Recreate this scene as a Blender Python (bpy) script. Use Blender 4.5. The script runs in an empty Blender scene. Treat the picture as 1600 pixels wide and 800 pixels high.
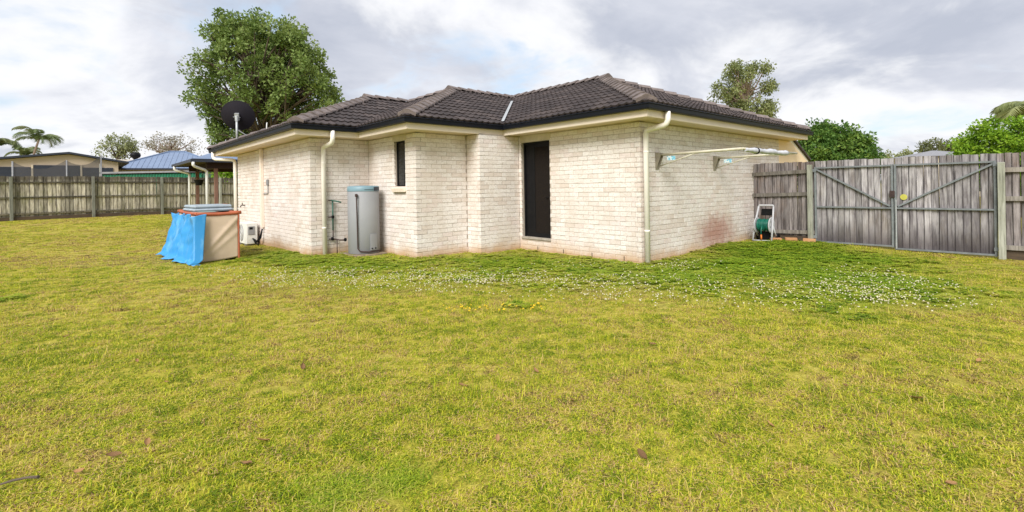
import bpy, bmesh, math, random
import numpy as np
from mathutils import Vector, Matrix
sc = bpy.context.scene
PI = math.pi
R = math.radians
# ------------------------------------------------------------------ camera, sky, sun, exposure
CAM_H = 1.355
FPX, YH, ROLL = 767.35, 291.92, -0.0166
cd = bpy.data.cameras.new('camera')
cam = bpy.data.objects.new('camera', cd)
sc.collection.objects.link(cam)
cd.sensor_width = 36.0
cd.lens = FPX / 1600 * 36
cd.shift_y = (YH - 400) / 1600
cd.clip_start, cd.clip_end = 0.05, 4000
cam.matrix_world = Matrix.Translation((0, 0, CAM_H)) @ Matrix.Rotation(PI / 2, 4, 'X') @ Matrix.Rotation(ROLL, 4, 'Z')
sc.camera = cam
sc.view_settings.view_transform = 'Standard'
sc.view_settings.look = 'None'
sc.view_settings.exposure = 0.64
sc.view_settings.gamma = 1.0
SUN_EL, SUN_AZ = 40, 198          # azimuth: clockwise from +Y to where the sun stands
sd = bpy.data.lights.new('sun', 'SUN')
sd.energy, sd.angle, sd.color = 2.9, R(30), (1.0, 0.965, 0.91)
so = bpy.data.objects.new('sun', sd)
sc.collection.objects.link(so)
sdir = Vector((math.sin(R(SUN_AZ)) * math.cos(R(SUN_EL)), math.cos(R(SUN_AZ)) * math.cos(R(SUN_EL)), math.sin(R(SUN_EL))))
so.rotation_euler = sdir.to_track_quat('Z', 'Y').to_euler()


class NT:
    """Small helper round a node tree."""
    def __init__(s, nt):
        s.t = nt
        nt.nodes.clear()

    def n(s, kind, **kw):
        nd = s.t.nodes.new(kind)
        for k, v in kw.items():
            setattr(nd, k, v)
        return nd

    def l(s, a, b):
        s.t.links.new(a, b)

    def val(s, sock, v):
        if hasattr(v, 'is_linked') or isinstance(v, bpy.types.NodeSocket):
            s.l(v, sock)
        else:
            if sock.type == 'RGBA' and len(v) == 3:
                v = (*v, 1)
            sock.default_value = v

    def math(s, op, a, b=0.0, c=None, clamp=False):
        m = s.n('ShaderNodeMath', operation=op, use_clamp=clamp)
        s.val(m.inputs[0], a)
        s.val(m.inputs[1], b)
        if c is not None:
            s.val(m.inputs[2], c)
        return m.outputs[0]

    def mix(s, f, a, b, mode='MIX'):
        m = s.n('ShaderNodeMix', data_type='RGBA', blend_type=mode)
        s.val(m.inputs[0], f)
        s.val(m.inputs[6], a)
        s.val(m.inputs[7], b)
        return m.outputs[2]

    def noise(s, vec, scale, detail=4, rough=0.55, dist=0.0):
        x = s.n('ShaderNodeTexNoise')
        if vec is not None:
            s.l(vec, x.inputs['Vector'])
        x.inputs['Scale'].default_value = scale
        x.inputs['Detail'].default_value = detail
        x.inputs['Roughness'].default_value = rough
        x.inputs['Distortion'].default_value = dist
        return x.outputs[0]

    def ramp(s, f, stops):
        r = s.n('ShaderNodeValToRGB')
        e = r.color_ramp.elements
        while len(e) < len(stops):
            e.new(0.5)
        for q, (p, c) in zip(e, stops):
            q.position = p
            q.color = (*c, 1) if len(c) == 3 else c
        s.val(r.inputs[0], f)
        return r.outputs[0]

    def rng(s, f, a, b, c=0.0, d=1.0, smooth=False):
        m = s.n('ShaderNodeMapRange', interpolation_type='SMOOTHSTEP' if smooth else 'LINEAR')
        s.val(m.inputs[0], f)
        for i, v in enumerate((a, b, c, d)):
            m.inputs[i + 1].default_value = v
        return m.outputs[0]

    def scale(s, vec, sc_, loc=(0, 0, 0)):
        m = s.n('ShaderNodeMapping')
        s.l(vec, m.inputs[0])
        m.inputs['Scale'].default_value = sc_
        m.inputs['Location'].default_value = loc
        return m.outputs[0]


# world: Nishita sky behind a broken overcast laid on a cloud plane
w = bpy.data.worlds.new('World')
sc.world = w
w.use_nodes = True
T = NT(w.node_tree)
tc = T.n('ShaderNodeTexCoord')
sky = T.n('ShaderNodeTexSky', sky_type='NISHITA', sun_disc=False)
sky.sun_elevation, sky.sun_rotation = R(SUN_EL), R(SUN_AZ)
sky.air_density, sky.dust_density = 1.0, 1.5
sep = T.n('ShaderNodeSeparateXYZ')
T.l(tc.outputs['Generated'], sep.inputs[0])
zz = T.math('MAXIMUM', T.math("ADD", sep.outputs[2], 0.34), 0.12)
cmb = T.n('ShaderNodeCombineXYZ')
T.l(T.math('DIVIDE', sep.outputs[0], zz), cmb.inputs[0])
T.l(T.math('DIVIDE', sep.outputs[1], zz), cmb.inputs[1])
pl = T.scale(cmb.outputs[0], (1, 1, 1), (2.37, 1.2, 2.0))
big = T.noise(pl, 1.25, 6, 0.55, 0.3)
fine = T.noise(T.scale(pl, (1, 1, 1), (7.3, 2.2, 4.0)), 2.9, 8, 0.58, 0.45)
cover = T.rng(T.math('ADD', T.math('MULTIPLY', big, 0.65), T.math('MULTIPLY', fine, 0.35)), 0.36, 0.47, 0, 1, True)
thick = T.rng(T.math('ADD', T.math('MULTIPLY', T.noise(T.scale(pl, (1, 1, 1), (0.3, 2.2, 2.5)), 1.0, 6, 0.55, 0.4), 0.66),
                     T.math("MULTIPLY", fine, 0.34)), 0.44, 0.57, 0, 1, True)
cl = T.mix(thick, (6.35, 6.4, 6.55), (3.5, 3.75, 4.4))
cl = T.mix(T.rng(T.noise(T.scale(pl, (1, 1, 1), (4.4, 0.3, 7.0)), 1.9, 6, 0.6, 0.4), 0.35, 0.65, 0.0, 0.45), cl, (6.6, 6.65, 7.0))
blue = T.mix(0.55, sky.outputs[0], (5.2, 6.1, 7.1))
mixd = T.mix(cover, blue, cl)
bg = T.n('ShaderNodeBackground')
T.l(mixd, bg.inputs[0])
bg.inputs[1].default_value = 0.1
wo = T.n('ShaderNodeOutputWorld')
T.l(bg.outputs[0], wo.inputs[0])

# ------------------------------------------------------------------ geometry of the place
TH = 0.7279
A2 = np.array([-math.sin(TH), math.cos(TH)])     # along the wall that runs away to the left
B2 = np.array([math.cos(TH), math.sin(TH)])      # along the wall that runs away to the right
P0 = np.array([2.199, 8.400])                     # near brick corner


def hw(u, v):                                     # house plan -> world plan
    return P0 + B2 * u + A2 * v


# gently uneven yard
GPTS = [(-8.6, 14.2, -0.10, 2.2), (-22, 21.5, 0.14, 5.0), (-17, 27.5, 0.14, 5.0), (-30, 14, 0.14, 6.0), (6.4, 10.5, 0.085, 1.1),
        (-14, 20, 0.04, 3.0), (4.3, 10.0, 0.06, 0.7)]


def gz(x, y):
    z = 0.0 * np.asarray(x, float)
    for (cx, cy, h, r) in GPTS:
        z = z + h * np.exp(-((x - cx) ** 2 + (y - cy) ** 2) / (2 * r * r))
    return z


def vnoise(x, y, s, seed):
    """smooth value noise, numpy arrays"""
    x = np.asarray(x) * s + seed * 17.13
    y = np.asarray(y) * s - seed * 9.71
    xi, yi = np.floor(x), np.floor(y)
    fx, fy = x - xi, y - yi
    fx, fy = fx * fx * (3 - 2 * fx), fy * fy * (3 - 2 * fy)

    def hsh(i, j):
        q = np.sin(i * 127.1 + j * 311.7 + seed * 74.7) * 43758.5453
        return q - np.floor(q)
    return (hsh(xi, yi) * (1 - fx) + hsh(xi + 1, yi) * fx) * (1 - fy) + (hsh(xi, yi + 1) * (1 - fx) + hsh(xi + 1, yi + 1) * fx) * fy


# ------------------------------------------------------------------ object helpers
COL = sc.collection


def thing(name, label, cat, loc=(0, 0, 0), rz=0.0, group=None, kind=None):
    o = bpy.data.objects.new(name, None)
    o.empty_display_size = 0.2
    COL.objects.link(o)
    o.location = loc
    o.rotation_euler = (0, 0, rz)
    tag(o, label, cat, group, kind)
    return o


def tag(o, label=None, cat=None, group=None, kind=None):
    for k, v in (('label', label), ('category', cat), ('group', group), ('kind', kind)):
        if v:
            o[k] = v
    return o


def link(name, me, parent=None, mat=None):
    o = bpy.data.objects.new(name, me)
    COL.objects.link(o)
    if mat is not None and not me.materials:
        me.materials.append(mat)
    if parent is not None:
        o.parent = parent
    return o


def dup(root, loc, rz, label=None):
    r = root.copy()
    COL.objects.link(r)
    r.location, r.rotation_euler = loc, (0, 0, rz)
    if label:
        r['label'] = label
    for ch in list(root.children):
        c = ch.copy()
        COL.objects.link(c)
        c.parent = r
        for g in ch.children:
            d = g.copy()
            COL.objects.link(d)
            d.parent = c
    return r


class MB:
    def __init__(s):
        s.v, s.f = [], []

    def add(s, vs, fs, M=None):
        k = len(s.v)
        for p in vs:
            s.v.append(tuple(M @ Vector(p)) if M is not None else tuple(p))
        s.f += [tuple(i + k for i in f) for f in fs]
        return s

    def box(s, x0, x1, y0, y1, z0, z1, M=None):
        vs = [(x, y, z) for z in (z0, z1) for y in (y0, y1) for x in (x0, x1)]
        return s.add(vs, [(0, 2, 3, 1), (4, 5, 7, 6), (0, 1, 5, 4), (2, 6, 7, 3), (0, 4, 6, 2), (1, 3, 7, 5)], M)

    def bar(s, p, q, w_, d_, up=(0, 0, 1)):
        p, q = Vector(p), Vector(q)
        z = (q - p)
        L = z.length
        z.normalize()
        up = Vector(up)
        if abs(z.dot(up)) > 0.98:
            up = Vector((1, 0, 0))
        x = up.cross(z).normalized()
        y = z.cross(x)
        M = Matrix((x, y, z)).transposed().to_4x4()
        M.translation = p
        return s.box(-w_ / 2, w_ / 2, -d_ / 2, d_ / 2, 0, L, M)

    def tube(s, pts, r, n=8, caps=True):
        pts = [Vector(p) for p in pts]
        rs = r if isinstance(r, (list, tuple)) else [r] * len(pts)
        k0 = len(s.v)
        ref = None
        for i, p in enumerate(pts):
            d = (pts[min(i + 1, len(pts) - 1)] - pts[max(i - 1, 0)]).normalized()
            if ref is None:
                ref = Vector((0, 0, 1)) if abs(d.z) < 0.9 else Vector((1, 0, 0))
            x = (ref - d * ref.dot(d)).normalized()
            y = d.cross(x)
            ref = x
            for j in range(n):
                t = 2 * PI * j / n
                s.v.append(tuple(p + (x * math.cos(t) + y * math.sin(t)) * rs[i]))
        for i in range(len(pts) - 1):
            for j in range(n):
                a, b = k0 + i * n + j, k0 + i * n + (j + 1) % n
                s.f.append((a, b, b + n, a + n))
        if caps:
            s.f.append(tuple(k0 + j for j in range(n))[::-1])
            s.f.append(tuple(k0 + (len(pts) - 1) * n + j for j in range(n)))
        return s

    def lathe(s, prof, n=24, M=None):
        k0 = len(s.v)
        for (r, z) in prof:
            for j in range(n):
                t = 2 * PI * j / n
                p = Vector((r * math.cos(t), r * math.sin(t), z))
                s.v.append(tuple(M @ p if M is not None else p))
        for i in range(len(prof) - 1):
            for j in range(n):
                a, b = k0 + i * n + j, k0 + i * n + (j + 1) % n
                s.f.append((a, b, b + n, a + n))
        s.f.append(tuple(k0 + j for j in range(n))[::-1])
        s.f.append(tuple(k0 + (len(prof) - 1) * n + j for j in range(n)))
        return s

    def prism(s, poly, h, M=None):
        n = len(poly)
        vs = [(*p, 0) for p in poly] + [(*p, h) for p in poly]
        fs = [tuple(range(n))[::-1], tuple(range(n, 2 * n))] + [(i, (i + 1) % n, (i + 1) % n + n, i + n) for i in range(n)]
        return s.add(vs, fs, M)

    def mesh(s, name, mat=None, smooth=False, bevel=0.0, fix=True):
        me = bpy.data.meshes.new(name)
        me.from_pydata(s.v, [], s.f)
        if bevel or fix:
            bm = bmesh.new()
            bm.from_mesh(me)
            if bevel:
                bmesh.ops.bevel(bm, geom=list(bm.edges), offset=bevel, segments=1, affect='EDGES', clamp_overlap=True)
            if fix:
                bmesh.ops.recalc_face_normals(bm, faces=list(bm.faces))
            bm.to_mesh(me)
            bm.free()
        if smooth:
            for p in me.polygons:
                p.use_smooth = len(p.vertices) <= 4
        if mat is not None:
            me.materials.append(mat)
        return me

    def build(s, name, mat, parent=None, smooth=False, bevel=0.0):
        return link(name, s.mesh(name, mat, smooth, bevel), parent)


def fast_mesh(name, V, F, mat, tint=None):
    me = bpy.data.meshes.new(name)
    V = np.asarray(V, np.float32)
    F = np.asarray(F, np.int32)
    me.vertices.add(len(V))
    me.vertices.foreach_set('co', V.ravel())
    k = F.shape[1]
    me.loops.add(F.size)
    me.loops.foreach_set('vertex_index', F.ravel())
    me.polygons.add(len(F))
    me.polygons.foreach_set('loop_start', np.arange(0, F.size, k, dtype=np.int32))
    me.polygons.foreach_set('loop_total', np.full(len(F), k, np.int32))
    me.update(calc_edges=True)
    me.shade_flat()
    me.materials.append(mat)
    if tint is not None:
        for nm, arr in (tint.items() if isinstance(tint, dict) else (('tint', tint),)):
            a = me.attributes.new(nm, 'FLOAT', 'POINT')
            a.data.foreach_set('value', np.asarray(arr, np.float32))
    return me


# ------------------------------------------------------------------ materials
def pmat(name, c1, c2=None, scale=6, stretch=(1, 1, 1), rough=0.7, rand=0.0, bump=0.0, bscale=40, metal=0.0, spec=0.35,
         tint=None, contrast=(0.35, 0.65), coord='Object', detail=5):
    m = bpy.data.materials.new(name)
    m.use_nodes = True
    t = NT(m.node_tree)
    c2 = c2 or tuple(x * 0.8 for x in c1)
    tc_ = t.n('ShaderNodeTexCoord')
    vec = t.scale(tc_.outputs[coord], stretch)
    oi = None
    if rand:
        oi = t.n('ShaderNodeObjectInfo')
        ad = t.n('ShaderNodeVectorMath', operation='ADD')
        t.l(vec, ad.inputs[0])
        cb = t.n('ShaderNodeCombineXYZ')
        for i, kk in enumerate((37.0, 91.0, 13.0)):
            t.l(t.math('MULTIPLY', oi.outputs['Random'], kk), cb.inputs[i])
        t.l(cb.outputs[0], ad.inputs[1])
        vec = ad.outputs[0]
    f = t.rng(t.noise(vec, scale, detail, 0.6), contrast[0], contrast[1])
    col = t.mix(f, c1, c2)
    if tint:
        at = t.n('ShaderNodeAttribute', attribute_name='tint')
        col = t.mix(at.outputs['Fac'], col, tint)
    if rand:
        hs = t.n('ShaderNodeHueSaturation')
        t.l(t.math('ADD', t.math('MULTIPLY', oi.outputs['Random'], 2 * rand), 1 - rand), hs.inputs['Value'])
        t.l(col, hs.inputs['Color'])
        col = hs.outputs[0]
    p = t.n('ShaderNodeBsdfPrincipled')
    t.l(col, p.inputs['Base Color'])
    p.inputs['Roughness'].default_value = rough
    p.inputs['Metallic'].default_value = metal
    p.inputs['Specular IOR Level'].default_value = spec
    if bump:
        b = t.n('ShaderNodeBump')
        b.inputs['Strength'].default_value = bump
        b.inputs['Distance'].default_value = 0.01
        t.l(t.noise(vec, bscale, 4, 0.6), b.inputs['Height'])
        t.l(b.outputs[0], p.inputs['Normal'])
    o = t.n('ShaderNodeOutputMaterial')
    t.l(p.outputs[0], o.inputs[0])
    return m


def leaf_mat(name, dark, mid, light, rough=0.55, trans=0.3):
    m = bpy.data.materials.new(name)
    m.use_nodes = True
    t = NT(m.node_tree)
    at = t.n('ShaderNodeAttribute', attribute_name='tint')
    col = t.ramp(at.outputs['Fac'], [(0.0, dark), (0.5, mid), (1.0, light)])
    p = t.n('ShaderNodeBsdfPrincipled')
    t.l(col, p.inputs['Base Color'])
    p.inputs['Roughness'].default_value = rough
    p.inputs['Specular IOR Level'].default_value = 0.3
    tr = t.n('ShaderNodeBsdfTranslucent')
    t.l(col, tr.inputs[0])
    mx = t.n('ShaderNodeMixShader')
    mx.inputs[0].default_value = trans
    t.l(p.outputs[0], mx.inputs[1])
    t.l(tr.outputs[0], mx.inputs[2])
    o = t.n('ShaderNodeOutputMaterial')
    t.l(mx.outputs[0], o.inputs[0])
    return m


def brick_mat(name, cols, mortar=False):
    m = bpy.data.materials.new(name)
    m.use_nodes = True
    t = NT(m.node_tree)
    ge = t.n('ShaderNodeNewGeometry')
    pos = ge.outputs['Position']
    at = t.n('ShaderNodeAttribute', attribute_name='tint')
    if mortar:
        col = t.mix(t.noise(pos, 14, 5), cols[0], cols[1])
    else:
        col = t.ramp(at.outputs['Fac'], [(0.0, cols[0]), (0.35, cols[1]), (0.7, cols[2]), (1.0, cols[3])])
        # worn skin: grey-brown clay shows through the pale slurry in blotches
        bl = t.rng(t.noise(t.scale(pos, (1, 1, 2.2)), 17, 7, 0.7, 0.5), 0.50, 0.68, 0, 0.62)
        col = t.mix(bl, col, (0.45, 0.365, 0.30))
        bl2 = t.rng(t.noise(pos, 60, 4, 0.6), 0.52, 0.70, 0, 0.5)
        col = t.mix(bl2, col, (0.47, 0.40, 0.34))
    # broad weathering
    col = t.mix(t.rng(t.noise(t.scale(pos, (1, 1, 0.55)), 1.5, 5, 0.62), 0.44, 0.66, 0, 0.36), col, (0.54, 0.44, 0.35))
    # red soil splash along the foot of the walls
    sp = t.n('ShaderNodeSeparateXYZ')
    t.l(pos, sp.inputs[0])
    nz = t.math('MULTIPLY', t.math('SUBTRACT', t.noise(pos, 2.6, 5, 0.6), 0.5), 0.34)
    hh = t.math('ADD', sp.outputs[2], nz)
    splash = t.rng(hh, -0.04, 0.27, 0.9, 0.0, True)
    col = t.mix(splash, col, (0.52, 0.33, 0.18))
    # rust-red patch on the side wall
    vm = t.n('ShaderNodeVectorMath', operation='SUBTRACT')
    t.l(pos, vm.inputs[0])
    q = hw(2.75, 0)
    vm.inputs[1].default_value = (q[0], q[1], 0.36)
    vs = t.n('ShaderNodeVectorMath', operation='MULTIPLY')
    t.l(vm.outputs[0], vs.inputs[0])
    vs.inputs[1].default_value = (0.62, 0.62, 1.35)
    ln = t.n('ShaderNodeVectorMath', operation='LENGTH')
    t.l(vs.outputs[0], ln.inputs[0])
    dd = t.math('ADD', ln.outputs['Value'], t.math('MULTIPLY', t.math('SUBTRACT', t.noise(pos, 5, 5, 0.65), 0.5), 0.7))
    col = t.mix(t.rng(dd, 0.1, 0.74, 0.76, 0.0, True), col, (0.36, 0.15, 0.105))
    p = t.n('ShaderNodeBsdfPrincipled')
    t.l(col, p.inputs['Base Color'])
    p.inputs['Roughness'].default_value = 0.88
    p.inputs['Specular IOR Level'].default_value = 0.2
    b = t.n('ShaderNodeBump')
    b.inputs['Strength'].default_value = 0.6
    b.inputs['Distance'].default_value = 0.006
    t.l(t.noise(pos, 60, 5, 0.65), b.inputs['Height'])
    t.l(b.outputs[0], p.inputs['Normal'])
    o = t.n('ShaderNodeOutputMaterial')
    t.l(p.outputs[0], o.inputs[0])
    return m


def timber_mat(name, pale, grey, dark, moss, moss_amt, half=0.0, damp=None, vr=0.75):
    """weathered paling: vertical grain, rain streaks, per-board tone"""
    m = bpy.data.materials.new(name)
    m.use_nodes = True
    t = NT(m.node_tree)
    tc_ = t.n('ShaderNodeTexCoord')
    oi = t.n('ShaderNodeObjectInfo')
    cb = t.n('ShaderNodeCombineXYZ')
    for i, kk in enumerate((37.0, 91.0, 53.0)):
        t.l(t.math('MULTIPLY', oi.outputs['Random'], kk), cb.inputs[i])
    ad = t.n('ShaderNodeVectorMath', operation='ADD')
    t.l(tc_.outputs['Object'], ad.inputs[0])
    t.l(cb.outputs[0], ad.inputs[1])
    st = t.scale(ad.outputs[0], (1, 1, 0.06))
    g1 = t.noise(st, 34, 5, 0.65)
    g2 = t.noise(t.scale(ad.outputs[0], (1, 1, 0.16)), 13, 4, 0.6, 0.3)
    col = t.mix(t.rng(g2, 0.36, 0.62), pale, grey)
    col = t.mix(t.rng(g1, 0.48, 0.66, 0, 0.75), col, dark)
    ge = t.n('ShaderNodeNewGeometry')
    mo = t.rng(t.noise(t.scale(ge.outputs['Position'], (1, 1, 0.45)), 2.3, 5, 0.65), 0.5, 0.68, 0, moss_amt)
    col = t.mix(mo, col, moss)
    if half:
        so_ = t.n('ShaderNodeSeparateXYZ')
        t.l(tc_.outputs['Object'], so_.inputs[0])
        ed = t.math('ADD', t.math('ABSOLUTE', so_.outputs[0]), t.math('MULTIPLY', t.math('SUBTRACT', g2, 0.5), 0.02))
        col = t.mix(t.rng(ed, half * 0.72, half * 1.02, 0, 0.8), col, tuple(x * 0.6 for x in dark))  # weathered board edges, darkened to paint in the shadow lines between boards
    if damp:
        sp_ = t.n('ShaderNodeSeparateXYZ')
        t.l(ge.outputs['Position'], sp_.inputs[0])
        zz_ = t.math('ADD', sp_.outputs[2], t.math('MULTIPLY', t.math('SUBTRACT', g2, 0.5), 0.5))
        col = t.mix(t.rng(zz_, damp[0], damp[1], 0, 0.8), col, dark)
        col = t.mix(t.rng(zz_, damp[2], damp[3], 0.8, 0), col, dark)
    hs = t.n('ShaderNodeHueSaturation')
    t.l(t.math('ADD', t.math('MULTIPLY', oi.outputs['Random'], vr), 1.0 - vr * 0.5), hs.inputs['Value'])
    t.l(col, hs.inputs['Color'])
    p = t.n('ShaderNodeBsdfPrincipled')
    t.l(hs.outputs[0], p.inputs['Base Color'])
    p.inputs['Roughness'].default_value = 0.88
    p.inputs['Specular IOR Level'].default_value = 0.15
    b = t.n('ShaderNodeBump')
    b.inputs['Strength'].default_value = 0.5
    b.inputs['Distance'].default_value = 0.004
    t.l(g1, b.inputs['Height'])
    t.l(b.outputs[0], p.inputs['Normal'])
    o = t.n('ShaderNodeOutputMaterial')
    t.l(p.outputs[0], o.inputs[0])
    return m


M = {}
M['brick'] = brick_mat('pale_brick', [(0.69, 0.60, 0.545), (0.78, 0.72, 0.685), (0.82, 0.775, 0.745), (0.755, 0.665, 0.635)])
M['mortar'] = brick_mat('mortar', [(0.52, 0.455, 0.39), (0.33, 0.28, 0.235)], True)
M['tile'] = pmat('roof_tile', (0.054, 0.042, 0.041), (0.032, 0.025, 0.025), 9, rough=0.72, rand=0.22, bump=0.4, bscale=60, tint=(0.075, 0.058, 0.054), coord='Object')
M['cap'] = pmat('ridge_cap', (0.205, 0.168, 0.157), (0.13, 0.105, 0.098), 11, rough=0.8, rand=0.18, bump=0.4, bscale=70)
M['deck'] = pmat('roof_deck', (0.03, 0.025, 0.024), rough=0.9)
M['gutter'] = pmat('gutter_steel', (0.0075, 0.0095, 0.016), (0.006, 0.0075, 0.013), 3, rough=0.45, spec=0.2)
M['cream'] = pmat('cream_paint', (0.88, 0.76, 0.65), (0.84, 0.72, 0.61), 2.5, rough=0.5, rand=0.02)
M['pipe'] = pmat('cream_pipe', (0.88, 0.83, 0.78), (0.84, 0.79, 0.73), 3, rough=0.5)
M['soffit'] = pmat('soffit_board', (0.78, 0.63, 0.48), (0.73, 0.585, 0.445), 1.8, rough=0.6)
M['peach'] = pmat('peach_panel', (0.86, 0.68, 0.47), (0.80, 0.62, 0.42), 2, rough=0.6)
M['frame'] = pmat('door_frame', (0.62, 0.55, 0.42), rough=0.5)
M['black'] = pmat('black_metal', (0.009, 0.009, 0.010), (0.006, 0.006, 0.007), 8, rough=0.5, spec=0.15)
M['screen'] = pmat('screen_mesh', (0.021, 0.016, 0.0135), (0.012, 0.0095, 0.0085), 90, spec=0.08, rough=0.85, bump=0.5, bscale=420)
M['glass'] = pmat('dark_glass', (0.010, 0.012, 0.013), rough=0.06, spec=0.6)
M['glass2'] = pmat('grey_reflection_glass', (0.055, 0.060, 0.064), (0.03, 0.033, 0.036), 14, (6, 6, 0.25), rough=0.12, spec=0.5)  # upright grey reflection painted into the pane's base colour
M['curtain'] = pmat('dim_curtain', (0.055, 0.06, 0.062), (0.03, 0.035, 0.036), 10, (6, 6, 0.3), rough=0.9)
M['zinc'] = pmat('galvanised', (0.50, 0.52, 0.53), (0.38, 0.40, 0.41), 14, rough=0.45, metal=0.3)
M['concrete'] = pmat('concrete', (0.42, 0.38, 0.33), (0.32, 0.28, 0.23), 9, rough=0.9, bump=0.5)
M['dirtyslab'] = pmat('dirty_slab', (0.30, 0.235, 0.17), (0.20, 0.15, 0.10), 7, rough=0.95, bump=0.5)
M['tank'] = pmat('tank_grey', (0.30, 0.305, 0.32), (0.27, 0.275, 0.29), 1.5, rough=0.6)
M['tankblue'] = pmat('tank_blue_band', (0.19, 0.30, 0.355), (0.165, 0.265, 0.32), 2, rough=0.42)
M['copper'] = pmat('dull_copper', (0.09, 0.055, 0.05), (0.05, 0.035, 0.035), 20, rough=0.5, metal=0.4)
M['lag'] = pmat('green_lagging', (0.05, 0.13, 0.10), rough=0.7)
M['white'] = pmat('white_enamel', (0.78, 0.78, 0.76), (0.70, 0.70, 0.67), 2, rough=0.4)
M['plastic_grey'] = pmat('grey_plastic', (0.28, 0.28, 0.29), rough=0.5)
M['plastic_pale'] = pmat('pale_plastic', (0.50, 0.50, 0.52), (0.42, 0.42, 0.44), 5, rough=0.5)
M['hose'] = pmat('green_hose', (0.012, 0.16, 0.11), (0.008, 0.10, 0.075), 9, rough=0.4)
M['orange'] = pmat('orange_plastic', (0.75, 0.20, 0.03), rough=0.4)
M['red_trim'] = pmat('orange_red_trim', (0.44, 0.12, 0.055), (0.33, 0.09, 0.045), 5, rough=0.65)
M['mesh_cloth'] = pmat('beige_mesh_cloth', (0.60, 0.475, 0.36), (0.54, 0.42, 0.31), 3.5, rough=0.85, bump=0.3, bscale=160)
M['tarp'] = pmat('blue_tarp', (0.030, 0.26, 0.58), (0.16, 0.42, 0.68), 7, (1, 1, 0.35), contrast=(0.5, 0.78), rough=0.42, spec=0.5, bump=0.15, bscale=30)
M['cushion'] = pmat('blue_grey_cloth', (0.36, 0.42, 0.47), (0.28, 0.33, 0.38), 8, rough=0.85)
M['green_cloth'] = pmat('pale_green_cloth', (0.35, 0.42, 0.38), rough=0.85)
M['dish'] = pmat('dark_dish', (0.022, 0.019, 0.027), (0.018, 0.016, 0.022), 3, rough=0.75, spec=0.15)
M['rail'] = pmat('cream_tube', (0.60, 0.56, 0.44), (0.50, 0.46, 0.35), 9, rough=0.45)
M['bracket'] = pmat('beige_bracket', (0.30, 0.27, 0.205), (0.24, 0.21, 0.16), 9, rough=0.55)
M['sticker'] = pmat('blue_white_sticker', (0.70, 0.80, 0.84), (0.20, 0.50, 0.66), 26, (1, 1, 1), rough=0.4, contrast=(0.48, 0.52), detail=1)
M['cover'] = pmat('grey_cover', (0.58, 0.59, 0.63), (0.46, 0.47, 0.52), 7, rough=0.6)
M['fence_l'] = timber_mat('mossy_timber', (0.58, 0.54, 0.43), (0.35, 0.315, 0.24), (0.06, 0.05, 0.04), (0.20, 0.20, 0.08), 0.6, 0.075, (1.78, 2.05, 0.25, 0.6), 0.85)
M['fence_r'] = timber_mat('grey_timber', (0.29, 0.26, 0.255), (0.155, 0.135, 0.132), (0.05, 0.041, 0.039), (0.17, 0.10, 0.06), 0.5, 0.045)
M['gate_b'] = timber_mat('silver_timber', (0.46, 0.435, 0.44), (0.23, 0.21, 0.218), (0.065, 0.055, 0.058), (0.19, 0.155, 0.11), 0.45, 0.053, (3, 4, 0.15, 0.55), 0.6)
M['rail_l'] = timber_mat('dark_rail', (0.17, 0.15, 0.11), (0.09, 0.08, 0.058), (0.04, 0.034, 0.026), (0.10, 0.115, 0.04), 0.7)  # rail timber toned darker than the palings
M['rail_r'] = timber_mat('grey_rail', (0.30, 0.275, 0.245), (0.19, 0.17, 0.15), (0.09, 0.078, 0.068), (0.2, 0.17, 0.11), 0.4)
M['post'] = timber_mat('green_treated_post', (0.37, 0.375, 0.32), (0.27, 0.275, 0.225), (0.12, 0.12, 0.095), (0.2, 0.21, 0.12), 0.35)
M['gate_steel'] = pmat('gate_steel', (0.24, 0.26, 0.27), (0.17, 0.185, 0.195), 8, rough=0.5, metal=0.25)
M['yellow'] = pmat('yellow_disc', (0.55, 0.52, 0.10), rough=0.6)
M['loose_brick'] = pmat('red_brick', (0.42, 0.20, 0.09), (0.50, 0.28, 0.14), 9, rough=0.9, rand=0.15)
M['sleeper'] = pmat('brown_sleeper', (0.11, 0.075, 0.048), (0.065, 0.048, 0.034), 7, (0.5, 3, 3), rough=0.9)
M['bluesteel'] = pmat('blue_steel_roof', (0.17, 0.235, 0.36), (0.15, 0.205, 0.32), 1.5, rough=0.35, spec=0.5)
M['navy'] = pmat('navy_steel', (0.035, 0.042, 0.062), (0.03, 0.036, 0.053), 2, rough=0.4)
M['shedwall'] = pmat('beige_shed_wall', (0.56, 0.46, 0.36), (0.52, 0.42, 0.33), 2, rough=0.6)
M['creamwall'] = pmat('cream_wall', (0.66, 0.58, 0.47), (0.60, 0.52, 0.42), 2, rough=0.7)
M['greensteel'] = pmat('green_steel', (0.035, 0.20, 0.115), (0.03, 0.17, 0.10), 2, rough=0.4)
M['roofgrey'] = pmat('grey_roof', (0.27, 0.27, 0.29), rough=0.7)
M['post_brown'] = pmat('brown_post', (0.12, 0.060, 0.045), (0.30, 0.17, 0.12), 2, (1, 1, 0.2), rough=0.8)
M['darkbeam'] = pmat('dark_beam', (0.045, 0.022, 0.02), rough=0.7)
M['bark'] = pmat('bark', (0.14, 0.105, 0.08), (0.075, 0.058, 0.045), 9, (1, 1, 0.3), rough=0.95, bump=0.5)
M['gumbark'] = pmat('pale_bark', (0.36, 0.27, 0.21), (0.24, 0.17, 0.13), 4, (1, 1, 0.3), rough=0.9)
M['leafbrown'] = pmat('dry_leaf', (0.17, 0.085, 0.035), (0.30, 0.17, 0.07), 30, rough=0.8, rand=0.45)
M['net'] = None
M['lf_big'] = leaf_mat('leaf_mid', (0.075, 0.13, 0.034), (0.17, 0.25, 0.06), (0.32, 0.39, 0.13))
M['lf_gum'] = leaf_mat('leaf_gum', (0.09, 0.12, 0.045), (0.20, 0.235, 0.085), (0.34, 0.36, 0.16))
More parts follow.
